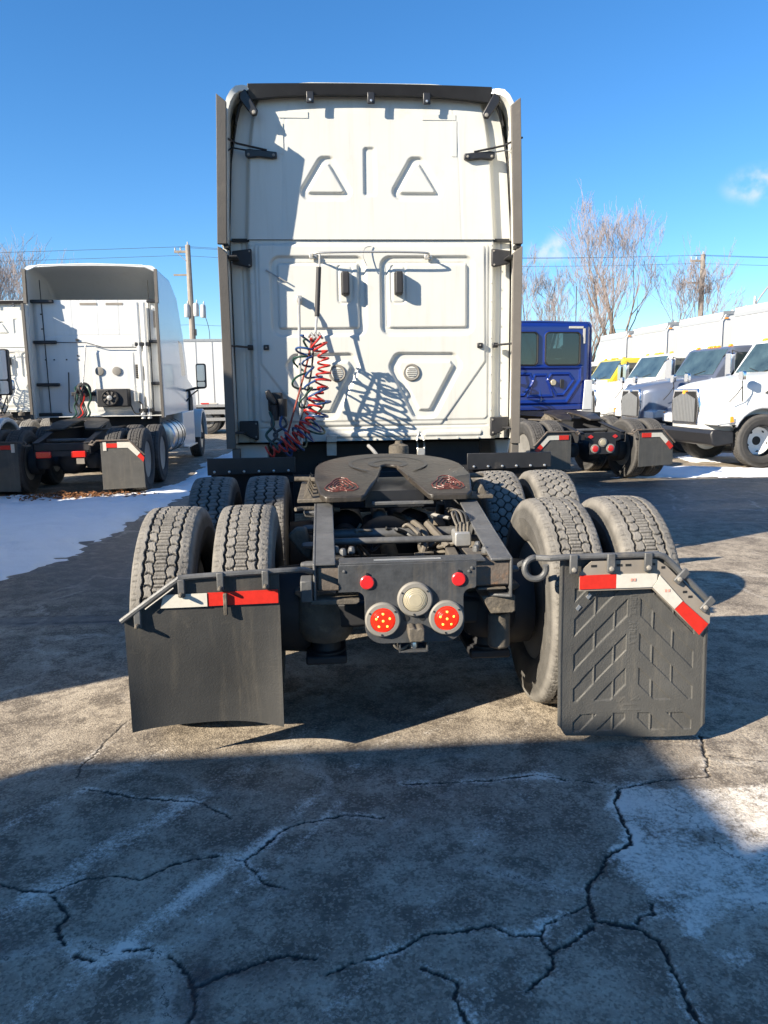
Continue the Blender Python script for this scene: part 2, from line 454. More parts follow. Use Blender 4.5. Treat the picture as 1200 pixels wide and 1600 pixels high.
# ------------------------------------------------------------------ ground: one graded sheet with real cracks
CRACKS = [  # (half width, depth, points)
 (0.0065, 0.020, [(1.28,3.14),(1.21,2.93),(1.16,2.85),(1.14,2.78),(0.93,2.77),(0.76,2.73),(0.69,2.63),(0.67,2.52),(0.67,2.42),(0.64,2.36),(0.54,2.3),(0.5,2.23),(0.44,2.17),(0.4,2.08),(0.39,2.0),(0.45,1.98),(0.5,1.96),(0.55,1.9),(0.54,1.83),(0.53,1.73),(0.52,1.66),(0.51,1.5),(0.56,1.2)]),
 (0.0055, 0.018, [(0.38,1.98),(0.33,1.94),(0.28,1.9),(0.23,1.88),(0.22,1.84),(0.17,1.79),(0.13,1.76)]),
 (0.0045, 0.014, [(0.39,2.07),(0.31,2.03),(0.24,2.0),(0.21,1.93),(0.24,1.89)]),
 (0.0055, 0.018, [(0.22,1.96),(0.14,1.97),(0.08,2.01),(0.01,1.99),(-0.11,1.99),(-0.18,1.94),(-0.24,1.92),(-0.34,1.89),(-0.41,1.86)]),
 (0.0045, 0.014, [(0.51,1.97),(0.53,2.0),(0.58,2.01),(0.59,2.06)]),
 (0.0030, 0.008, [(0.76,2.73),(0.66,2.79),(0.56,2.82),(0.46,2.87),(0.22,2.84),(-0.09,2.86)]),
 (0.0050, 0.014, [(-1.9,2.42),(-1.45,2.35),(-1.35,2.3),(-1.26,2.29),(-1.18,2.34),(-1.09,2.35),(-0.99,2.33),(-0.91,2.4),(-0.77,2.43),(-0.67,2.4),(-0.62,2.46),(-0.56,2.56),(-0.48,2.61),(-0.32,2.65),(-0.18,2.61)]),
 (0.0045, 0.013, [(-0.67,2.4),(-0.63,2.32),(-0.59,2.27),(-0.53,2.24)]),
 (0.0045, 0.013, [(-1.36,2.94),(-1.23,2.89),(-1.09,2.83),(-0.91,2.8),(-0.81,2.73),(-0.75,2.66)]),
 (0.0055, 0.016, [(-1.25,2.27),(-1.18,2.17),(-1.19,2.12),(-1.16,2.06),(-1.1,1.99),(-1.04,1.97)]),
 (0.0055, 0.016, [(-0.97,2.0),(-0.9,2.0),(-0.84,1.97),(-0.8,1.92),(-0.77,1.89),(-0.74,1.79),(-0.74,1.73),(-0.72,1.4)]),
 (0.0060, 0.016, [(-0.75,1.85),(-0.69,1.87),(-0.61,1.9),(-0.55,1.93),(-0.51,1.94),(-0.43,1.92)]),
 (0.0050, 0.014, [(-0.13,1.86),(-0.07,1.83),(-0.04,1.8),(-0.06,1.75),(-0.05,1.7),(-0.03,1.5)]),
 (0.0035, 0.008, [(-1.28,3.75),(-1.35,3.55),(-1.39,3.39),(-1.41,3.23),(-1.43,3.12),(-1.42,3.04)]),
 (0.0030, 0.007, [(1.23,2.96),(1.31,2.94),(1.45,2.88),(1.9,2.8)]),
 (0.0080, 0.018, [(-4.6,5.42),(-3.4,5.33),(-2.64,5.30),(-2.2,5.26),(-1.79,5.27),(-1.3,5.22),(-0.7,5.24)]),
 (0.0060, 0.012, [(-4.4,5.62),(-3.2,5.50),(-2.5,5.47),(-1.9,5.40),(-1.3,5.44)]),
 (0.0050, 0.010, [(-2.9,7.4),(-2.3,7.2),(-1.9,6.8),(-1.6,6.9)]),
]
def graded(segs):
    out = []
    for a, b, h in segs:
        n = max(1, int(round((b - a) / h))); out += [a + (b - a) * i / n for i in range(n)]
    out.append(segs[-1][1]); return np.array(out)
gx = graded([(-420, -60, 40), (-60, -12, 4), (-12, -3.2, 0.5), (-3.2, -1.75, 0.03), (-1.75, 1.55, 0.0054), (1.55, 3.0, 0.06), (3.0, 12, 0.5), (12, 60, 4), (60, 420, 40)])
gy = graded([(-60, -4, 4), (-4, 1.3, 0.25), (1.35, 3.3, 0.0054), (3.3, 7.6, 0.022), (7.6, 14, 0.2), (14, 40, 1.5), (40, 100, 6), (100, 420, 40)])
GX, GY = np.meshgrid(gx, gy)
dx_ = 0.020 * vnoise(GX * 12, GY * 12, 3, 5, gain=0.8); dy_ = 0.020 * vnoise(GX * 12, GY * 12, 4, 5, gain=0.8)
near = (GX > -5) & (GX < 3.2) & (GY > 1) & (GY < 8)
H = np.zeros(GX.shape); CR = np.zeros(GX.shape); RIM = np.zeros(GX.shape)
nx_, ny_ = (GX + dx_)[near], (GY + dy_)[near]
h_ = np.zeros(nx_.shape); c_ = np.zeros(nx_.shape); r_ = np.zeros(nx_.shape)
wn = 0.5 + 0.5 * vnoise(nx_ * 26, ny_ * 26, 9, 4, gain=0.75)
crumb = vnoise(nx_ * 95, ny_ * 95, 12, 2, gain=0.7)
gapn = vnoise(nx_ * 7, ny_ * 7, 10, 3)
for hw, dp, pts in CRACKS:
    d, s = seg_dist(nx_, ny_, pts)
    w = hw * (0.22 + 1.35 * wn ** 1.5) * sstep(-0.65, -0.30, gapn)
    w = w + 0.0030 * crumb * (w > 0.0006)
    c1 = (1 - sstep(w, w + 0.0028, d)) * np.clip(w / 0.0015, 0, 1)
    h_ = np.maximum(h_, 0.34 * dp * c1); c_ = np.maximum(c_, c1)
    r_ = np.maximum(r_, (1 - sstep(0.0, 0.055, d)) * (1 - c1))
H[near] = -h_; CR[near] = c_; RIM[near] = r_
H += np.where(near, 0.0010 * vnoise(GX * 50, GY * 50, 21, 2), 0) + 0.004 * vnoise(GX * 2.2, GY * 2.2, 22, 2) * (near)
# worn and salt-bleached patches
ice_poly = [(0.76,2.74),(0.66,2.60),(0.68,2.50),(0.65,2.40),(0.53,2.30),(0.58,2.14),(0.63,2.02),(0.60,1.90),(0.66,1.88),(0.74,1.95),(0.80,2.02),(1.0,1.98),(1.5,2.05),(1.9,2.5),(1.7,2.75),(1.1,2.70)]
ice_poly2 = [(0.66,1.86),(0.78,1.86),(0.80,1.78),(0.68,1.78)]
wob = 0.055 * vnoise(GX * 9, GY * 9, 31, 5, gain=0.65)
d1 = sd_poly(GX, GY, ice_poly) + wob; d2 = sd_poly(GX, GY, ice_poly2) + wob
ICE = np.maximum(1 - sstep(-0.05, 0.03, d1), 0.7 * (1 - sstep(-0.03, 0.03, d2)))
ICE *= np.clip(0.72 + 0.5 * vnoise(GX * 16, GY * 16, 33, 5, gain=0.7), 0.15, 1)
ICE *= 1 - 0.9 * np.exp(-(((GX - 0.93) / 0.06) ** 2 + ((GY - 2.37) / 0.05) ** 2))
# diagonal bleached tracks, running away to the right
P_ = (GX * 0.80 - GY * 0.60)
TR = np.zeros(GX.shape)
for pc, pw, a in ((-2.02, 0.05, 0.9), (-1.90, 0.03, 0.6), (-2.42, 0.07, 0.7), (-1.35, 0.05, 0.5), (-2.85, 0.06, 0.5), (-1.05, 0.08, 0.35), (-2.22, 0.05, -0.5)):
    TR += a * np.exp(-((P_ - pc + 0.05 * vnoise(GX * 1.5, GY * 1.5, 41, 2)) / pw) ** 2)
TR *= np.clip(0.65 + 0.75 * vnoise(GX * 5, GY * 5, 43, 4, gain=0.65), 0, 1) * (1 - sstep(3.1, 4.6, GY))
FROST = np.clip(0.80 * ICE + 0.80 * TR + 0.50 * RIM * np.clip(0.6 + vnoise(GX * 8, GY * 8, 47, 3), 0, 1) * (1 - sstep(3.4, 5.0, GY)), -0.5, 1)
# dark stretches: drip patch low left, a lane on the right, melt by the snow
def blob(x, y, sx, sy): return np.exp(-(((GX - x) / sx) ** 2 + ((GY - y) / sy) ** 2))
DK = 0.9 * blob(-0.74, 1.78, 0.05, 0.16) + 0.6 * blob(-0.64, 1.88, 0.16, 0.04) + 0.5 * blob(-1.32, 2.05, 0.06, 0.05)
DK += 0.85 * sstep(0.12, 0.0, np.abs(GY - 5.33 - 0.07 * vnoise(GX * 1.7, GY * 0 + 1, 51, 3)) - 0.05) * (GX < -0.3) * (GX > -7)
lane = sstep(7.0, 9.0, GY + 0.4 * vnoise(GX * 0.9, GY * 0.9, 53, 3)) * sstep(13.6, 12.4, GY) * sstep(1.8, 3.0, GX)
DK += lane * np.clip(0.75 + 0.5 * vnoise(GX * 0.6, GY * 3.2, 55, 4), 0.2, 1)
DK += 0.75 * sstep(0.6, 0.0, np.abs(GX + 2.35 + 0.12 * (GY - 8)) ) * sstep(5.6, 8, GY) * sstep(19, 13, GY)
DK += 0.80 * sstep(4.3, 6.2, GY + 0.5 * GX + 0.5 + 0.5 * vnoise(GX * 1.1, GY * 1.1, 57, 4)) * sstep(-0.9, -1.9, GX) * sstep(16, 11, GY) * np.clip(0.75 + 0.6 * vnoise(GX * 1.2, GY * 2.4, 58, 4), 0.2, 1)  # left lane: deeper shade put into the ground colour along with the melt
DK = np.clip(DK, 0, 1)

gm = bpy.data.materials.new('dusty_asphalt'); gm.use_nodes = True
t = gm.node_tree; L = t.links.new; b = t.nodes['Principled BSDF']
tcg = t.nodes.new('ShaderNodeTexCoord')
def nz(scale, det=6, rough=0.6, src=None):
    n = t.nodes.new('ShaderNodeTexNoise'); n.inputs['Scale'].default_value = scale; n.inputs['Detail'].default_value = det; n.inputs['Roughness'].default_value = rough
    L(src or tcg.outputs['Object'], n.inputs['Vector']); return n.outputs['Fac']
def rng_(src, a, b_, c0=0.0, c1=1.0):
    m = t.nodes.new('ShaderNodeMapRange'); m.interpolation_type = 'SMOOTHSTEP'
    m.inputs['From Min'].default_value = a; m.inputs['From Max'].default_value = b_; m.inputs['To Min'].default_value = c0; m.inputs['To Max'].default_value = c1
    L(src, m.inputs['Value']); return m.outputs[0]
def mixc(f, A, B, blend='MIX'):
    m = t.nodes.new('ShaderNodeMix'); m.data_type = 'RGBA'; m.blend_type = blend
    if isinstance(f, float): m.inputs['Factor'].default_value = f
    else: L(f, m.inputs['Factor'])
    for k, v in (('A', A), ('B', B)):
        if isinstance(v, tuple): m.inputs[k].default_value = v + (1,)
        else: L(v, m.inputs[k])
    return m.outputs['Result']
def attr(n):
    a = t.nodes.new('ShaderNodeAttribute'); a.attribute_name = n; return a.outputs['Fac']
def mul(a, b_):
    m = t.nodes.new('ShaderNodeMath'); m.operation = 'MULTIPLY'; m.use_clamp = True; L(a, m.inputs[0])
    if isinstance(b_, float): m.inputs[1].default_value = b_
    else: L(b_, m.inputs[1])
    return m.outputs[0]
base = mixc(rng_(nz(1.6, 9, 0.72), 0.36, 0.66), (0.225, 0.185, 0.140), (0.44, 0.372, 0.285))
base = mixc(rng_(nz(4.5, 11, 0.82), 0.45, 0.58, 0, 0.85), base, (0.095, 0.075, 0.057))
base = mixc(rng_(nz(3.1, 10, 0.8), 0.52, 0.74, 0, 0.5), base, (0.58, 0.50, 0.40))
# exposed stones
vo = t.nodes.new('ShaderNodeTexVoronoi'); vo.inputs['Scale'].default_value = 125
L(tcg.outputs['Object'], vo.inputs['Vector'])
base = mixc(mul(rng_(vo.outputs['Color'], 0.62, 0.8), 0.38), base, (0.52, 0.44, 0.33))
base = mixc(mul(rng_(vo.outputs['Color'], 0.36, 0.2), 0.5), base, (0.11, 0.088, 0.065))
base = mixc(mul(rng_(nz(260, 3, 0.6), 0.55, 0.75), 0.4), base, (0.14, 0.11, 0.08))
fr = attr('frost')
fa = t.nodes.new('ShaderNodeMath'); fa.operation = 'MULTIPLY_ADD'; fa.inputs[1].default_value = 0.42
L(fr, fa.inputs[0]); L(nz(55, 9, 0.85), fa.inputs[2])
frn = rng_(fa.outputs[0], 0.60, 0.84, 0.0, 0.92)
base = mixc(frn, base, (0.84, 0.76, 0.65))
base = mixc(mul(attr('damp_shade'), rng_(nz(9, 6, 0.7), 0.25, 0.6, 0.55, 1.0)), base, (0.050, 0.046, 0.042))
# a finer net of hairline cracks with bleached rims
wv = t.nodes.new('ShaderNodeTexNoise'); wv.inputs['Scale'].default_value = 3.2; wv.inputs['Detail'].default_value = 8; wv.inputs['Roughness'].default_value = 0.68
L(tcg.outputs['Object'], wv.inputs['Vector'])
vm = t.nodes.new('ShaderNodeVectorMath'); vm.operation = 'MULTIPLY_ADD'; vm.inputs[1].default_value = (0.42, 0.42, 0)
L(wv.outputs['Color'], vm.inputs[0]); L(tcg.outputs['Object'], vm.inputs[2])
ve = t.nodes.new('ShaderNodeTexVoronoi'); ve.feature = 'DISTANCE_TO_EDGE'; ve.inputs['Scale'].default_value = 1.15
L(vm.outputs[0], ve.inputs['Vector'])
hmask = rng_(nz(1.3, 4, 0.6), 0.44, 0.60)
base = mixc(mul(mul(rng_(ve.outputs['Distance'], 0.030, 0.004), hmask), 0.32), base, (0.74, 0.66, 0.55))
base = mixc(mul(mul(rng_(ve.outputs['Distance'], 0.0042, 0.0012), hmask), mul(rng_(nz(30, 3, 0.7), 0.40, 0.55), 0.85)), base, (0.035, 0.030, 0.025))
base = mixc(attr('crack'), base, (0.022, 0.019, 0.016))
L(base, b.inputs['Base Color'])
rv = t.nodes.new('ShaderNodeMapRange'); rv.inputs['To Min'].default_value = 0.86; rv.inputs['To Max'].default_value = 0.42
L(attr('damp_shade'), rv.inputs['Value']); L(rv.outputs[0], b.inputs['Roughness'])
bn = t.nodes.new('ShaderNodeBump'); bn.inputs['Strength'].default_value = 0.6; bn.inputs['Distance'].default_value = 0.0035
ad = t.nodes.new('ShaderNodeMath'); ad.operation = 'ADD'
L(vo.outputs['Distance'], ad.inputs[0]); L(nz(240, 3, 0.6), ad.inputs[1]); L(ad.outputs[0], bn.inputs['Height']); L(bn.outputs[0], b.inputs['Normal'])
ground = grid_mesh('ground', GX, GY, H, gm, attrs={'crack': CR, 'frost': np.clip(FROST, 0, 1), 'damp_shade': np.clip(DK, 0, 1)})
tag(ground, 'cracked dusty asphalt of the truck yard', 'ground', kind='structure')

# ------------------------------------------------------------------ snow left lying on the asphalt
sm = mat('old_snow', (0.80, 0.81, 0.83), 0.6, var=0.04, vs=3, bump=0.8, bs=24, dirt=(0.40, 0.36, 0.31), damt=0.10, ds=5)
def snow(name, label, poly, x0, x1, y0, y1, h, top, seed, edge=0.30):
    xs = np.arange(x0, x1, h); ys = np.arange(y0, y1, h); X, Y = np.meshgrid(xs, ys)
    d = sd_poly(X, Y, poly) + edge * vnoise(X * 1.6, Y * 1.6, seed, 6, gain=0.68)
    Z = top * (1 - np.exp(np.minimum(d, 0) / 0.16)) * (0.75 + 0.45 * vnoise(X * 2.4, Y * 2.4, seed + 1, 4)) + 0.010 * vnoise(X * 12, Y * 12, seed + 2, 3)
    holes = vnoise(X * 2.1, Y * 3.5, seed + 3, 4)
    Z = Z - 0.06 * sstep(0.26, 0.5, holes) * np.exp(np.minimum(d, 0) / 1.2)
    Z = np.where(d > 0, -0.03, Z)
    keep = Z > -0.02
    kk = keep.copy(); kk[:-1, :-1] = keep[:-1, :-1] | keep[1:, :-1] | keep[:-1, 1:] | keep[1:, 1:]
    o = grid_mesh(name, X, Y, Z, sm, keep=kk)
    tag(o, label, 'snow', kind='stuff')
snow('snow', 'thin old snow on the ground at left beside the lane', [(-9, 6.0), (-3.6, 6.1), (-3.15, 6.4), (-2.95, 7.0), (-2.78, 8.2), (-2.72, 9.6), (-2.55, 11.2), (-2.4, 13.2), (-2.35, 15.6), (-2.3, 19.4), (-2.75, 21.5), (-3.1, 19), (-2.95, 15.5), (-3.0, 13.1), (-3.3, 12.25), (-9, 12.2)], -9.2, -2.0, 5.5, 22, 0.045, 0.075, 61)
snow('snow', 'bright melting snow strip in front of the nearest box truck', [(4.6, 12.95), (5.2, 12.75), (6.2, 12.7), (7.4, 12.55), (9.6, 12.2), (14, 11.6), (14, 12.6), (9.4, 13.45), (7.9, 13.55), (6.7, 14.2), (5.9, 14.6), (5.2, 14.2), (5.3, 13.4)], 4.2, 14, 11.2, 15, 0.05, 0.075, 71, 0.32)
snow('snow', 'patch of snow left under the nearest box truck', [(7.2, 15.2), (9.6, 14.6), (11.5, 14.9), (11, 16.6), (8.4, 17.4), (7.3, 16.4)], 6.5, 12, 14, 18, 0.06, 0.04, 81, 0.2)
def litter(name, label, cx, cy, sx, sy, n, z):
    m = MB(); rr = random.Random(5)
    for i in range(n):
        x = rr.gauss(cx, sx); y = rr.gauss(cy, sy); a = rr.uniform(0, 6.28); s_ = rr.uniform(0.025, 0.06); zz = z + rr.uniform(0, 0.05)
        c, s2 = math.cos(a) * s_, math.sin(a) * s_; t1, t2 = rr.uniform(-.02, .03), rr.uniform(-.02, .03)
        m.add([(x - c, y - s2, zz), (x + s2 * .6, y - c * .6, zz + t1), (x + c, y + s2, zz + t2), (x - s2 * .6, y + c * .6, zz + t1 + .01)], [(0, 1, 2, 3)])
    tag(m.build(name, 'leaf', smooth=0), label, 'leaves', kind='stuff')
litter('leaf_litter', 'dead brown leaves drifted behind the white tractor at left', -4.15, 11.75, 0.45, 0.16, 420, 0.03)

# ------------------------------------------------------------------ tyres and wheels
def tyre_mesh(name, pattern, m='tyre', N=620, R0=0.51, hw=0.135, rim_r=0.285):
    tw = 0.115; ncol = 85
    us = np.linspace(-1, 1, ncol)
    side = [(-0.085, rim_r), (-0.115, rim_r + 0.012), (-0.130, rim_r + 0.05), (-hw, rim_r + 0.10), (-hw - 0.003, rim_r + 0.125), (-hw, rim_r + 0.128), (-hw + 0.004, rim_r + 0.165), (-0.127, R0 - 0.035), (-0.121, R0 - 0.018)]
    prof_x = [p[0] for p in side] + list(us * tw) + [-p[0] for p in side[::-1]]
    prof_r = [p[1] for p in side] + list(R0 - 0.006 * us ** 2 - 0.004 * np.abs(us) ** 8) + [p[1] for p in side[::-1]]
    th = np.linspace(0, 2 * np.pi, N, endpoint=False)
    U = np.zeros((N, len(prof_x))); U[:, 9:9 + ncol] = us[None, :]
    mask = np.zeros(U.shape); mask[:, 9:9 + ncol] = 1
    V = np.repeat((th * R0)[:, None], len(prof_x), 1)
    C = 2 * np.pi * R0
    tri = lambda x: 2 * np.abs(2 * (x - np.floor(x + 0.5))) - 1
    g = np.zeros(U.shape)
    def groove(d, w, soft): return 1 - sstep(w, w + soft, np.abs(d))
    if pattern == 'block':
        p = C / 58
        for s in (-1, 1):
            g = np.maximum(g, groove(U - s * (0.60 + 0.035 * tri(V / p + 0.25 * s)), 0.030, 0.022))
            g = np.maximum(g, 0.85 * groove(U - s * (0.235 + 0.04 * tri(V / p + 0.5)), 0.010, 0.018))
            a = s * U
            vv = V + 0.010 * np.sin(np.pi * np.clip((a - 0.235) / 0.365, 0, 1)) + p * 0.3 * s
            cr = np.abs((vv / p) % 1 - 0.5) * p
            g = np.maximum(g, 0.8 * (1 - sstep(0.0016, 0.005, cr)) * ((a > 0.22) & (a < 0.62)))
        cr = np.abs((V / (p / 3)) % 1 - 0.5) * p / 3
        g = np.maximum(g, 0.6 * (1 - sstep(0.0008, 0.0042, cr)) * (np.abs(U) < 0.24))
    elif pattern == 'zigzag':
        p = C / 52
        for k, w in ((-0.52, 0.030), (0.0, 0.030), (0.52, 0.030)):
            g = np.maximum(g, groove(U - k - 0.075 * tri(V / p + k), w, 0.03))
        cr = np.abs(((V + 0.012 * U) / (p / 2)) % 1 - 0.5) * p / 2
        g = np.maximum(g, 0.5 * (1 - sstep(0.0008, 0.0042, cr)) * (np.abs(U) < 0.9))
    else:  # honeycomb lugs
        p = C / 50; X = U * tw; sx = 0.043
        d1 = np.full(U.shape, 9.0); d2 = np.full(U.shape, 9.0)
        for k in range(-3, 4):
            for par in (0,):
                cx = k * sx; ph = (k % 2) * 0.5
                f = ((V / p + ph) % 1) - 0.5
                for e in (-1, 0, 1):
                    d = np.hypot((X - cx) * 1.06, (f + e) * p)
                    nd1 = np.minimum(d1, d); d2 = np.where(d < d1, d1, np.minimum(d2, d)); d1 = nd1
        g = (1 - sstep(0.003, 0.008, d2 - d1)) * (np.abs(U) < 0.88)
    cr = np.abs((V / (C / 116)) % 1 - 0.5) * C / 116
    g = np.maximum(g, 0.35 * (1 - sstep(0.0006, 0.004, cr)) * (np.abs(U) > 0.80))
    # scalloped, worn shoulders
    sh = sstep(0.90, 1.0, np.abs(U)) * mask * (0.5 + 0.5 * np.sign(np.sin(V * 2 * np.pi / (C / 90))))
    g = np.maximum(g * mask, 0.16 * sh)
    rr_ = np.array(prof_r)[None, :] - 0.013 * g
    rr_ = rr_ + 0.0012 * vnoise(V * 70, U * 14 + 5, 5, 3) * mask
    X = np.repeat(np.array(prof_x)[None, :], N, 0)
    Y = rr_ * np.cos(th)[:, None]; Z = rr_ * np.sin(th)[:, None]
    M_ = len(prof_x)
    co = np.stack([X, Y, Z], -1).reshape(-1, 3); idx = np.arange(N * M_).reshape(N, M_); nx = np.roll(idx, -1, 0)
    q = np.stack([idx[:, :-1], nx[:, :-1], nx[:, 1:], idx[:, 1:]], -1).reshape(-1, 4)
    me = bpy.data.meshes.new(name)
    me.vertices.add(len(co)); me.vertices.foreach_set('co', co.astype(np.float32).ravel())
    me.loops.add(q.size); me.loops.foreach_set('vertex_index', q.ravel().astype(np.int32))
    me.polygons.add(len(q)); me.polygons.foreach_set('loop_start', np.arange(0, q.size, 4, dtype=np.int32))
    me.update(calc_edges=True)
    at = me.attributes.new('groove', 'FLOAT', 'POINT')
    dark = np.clip(g * 1.15, 0, 1); dark[:, :7] = 0.6; dark[:, -7:] = 0.6
    at.data.foreach_set('value', dark.astype(np.float32).ravel())
    me.polygons.foreach_set('use_smooth', [True] * len(q)); me.set_sharp_from_angle(angle=R(50))
    me.materials.append(MT[m])
    return me
TY_BLOCK = tyre_mesh('tyre', 'block')
TY_ZIG = tyre_mesh('tyre', 'zigzag')
TY_HEX = tyre_mesh('tyre', 'hex')
TY_FAR = tyre_mesh('tyre', 'block', 'tyre2', N=300)

def rim_mesh(m, dual):
    b_ = MB(); h_ = MB()
    if dual:   # seen from the open side: barrel, disc set deep, hub
        b_.lathe([(0.288, -0.10), (0.300, -0.105), (0.300, -0.095), (0.27, -0.07), (0.262, 0.05), (0.255, 0.085), (0.20, 0.095), (0.12, 0.075), (0.10, 0.02), (0.085, 0.0), (0.06, -0.005), (0.0, -0.005)], (0, 0, 0), (1, 0, 0), 40)
    else:      # front steer wheel: disc with hand holes, dark hub
        b_.lathe([(0.288, 0.11), (0.302, 0.112), (0.302, 0.10), (0.275, 0.085), (0.262, 0.045), (0.235, 0.05), (0.185, 0.078), (0.14, 0.088), (0.10, 0.088)], (0, 0, 0), (1, 0, 0), 40)
        h_.lathe([(0.085, 0.085), (0.085, 0.13), (0.07, 0.145), (0.0, 0.148)], (0, 0, 0), (1, 0, 0), 20)
        for k in range(5):
            a = 2 * math.pi * (k + 0.5) / 5; y, z = 0.212 * math.cos(a), 0.212 * math.sin(a)
            h_.lathe([(0.030, 0), (0.030, 0.006), (0, 0.006)], (0.060, y, z), (1, -0.5 * math.cos(a), -0.5 * math.sin(a)), 16)
    n = 10
    for k in range(n):
        a = 2 * math.pi * k / n
        y, z = 0.125 * math.cos(a), 0.125 * math.sin(a)
        b_.cyl((0.07 if dual else 0.08, y, z), (0.105 if dual else 0.115, y, z), 0.014, n=6)
    nb = len(b_.f); b_.add(h_.v, h_.f)
    me = bpy.data.meshes.new('wheel'); me.from_pydata(b_.v, [], b_.f)
    me.polygons.foreach_set('use_smooth', [True] * len(me.polygons)); me.set_sharp_from_angle(angle=R(35)); me.materials.append(MT[m]); me.materials.append(MT['seal'])
    me.polygons.foreach_set('material_index', [0] * nb + [1] * (len(b_.f) - nb))
    return me
RIM_DUAL = rim_mesh('rim', True); RIM_FRONT = rim_mesh('rimwhite', False); RIM_ALU = rim_mesh('alu', False)
RIM_ALUD = rim_mesh('alu', True)

def wheel(root, x, y, z, out, tyre, rim, spin=None, sc=1.0, axis='x'):
    """out = +1 / -1: the side the dished face looks to"""
    o = bpy.data.objects.new('wheel', rim); COL.objects.link(o); o.parent = root
    o.location = (x - ORG.x, y - ORG.y, z - ORG.z); o.scale = (sc, sc, sc)
    rz = 0 if out > 0 else math.pi
    if axis == 'y': rz += -math.pi / 2
    o.rotation_euler = (random.uniform(0, 6.28) if spin is None else spin, 0, rz)
    ty = bpy.data.objects.new('tyre', tyre); COL.objects.link(ty); ty.parent = o
    return o

def bolts(root, pts, axis, r=0.012, h=0.015, m='bolt', name='bolt'):
    me = None
    for p in pts:
        if me is None:
            o = MB().lathe([(r, 0), (r, h * 0.5), (r * 0.75, h * 0.9), (r * 0.4, h)], (0, 0, 0), axis, 8)
            me = bpy.data.meshes.new(name); me.from_pydata(o.v, [], o.f); me.materials.append(MT[m])
            me.polygons.foreach_set('use_smooth', [True] * len(me.polygons)); me.set_sharp_from_angle(angle=R(30))
        b_ = bpy.data.objects.new(name, me); COL.objects.link(b_); b_.parent = root
        q = Vector(p) - (ORG if root.parent is None else ORG)
        b_.location = q

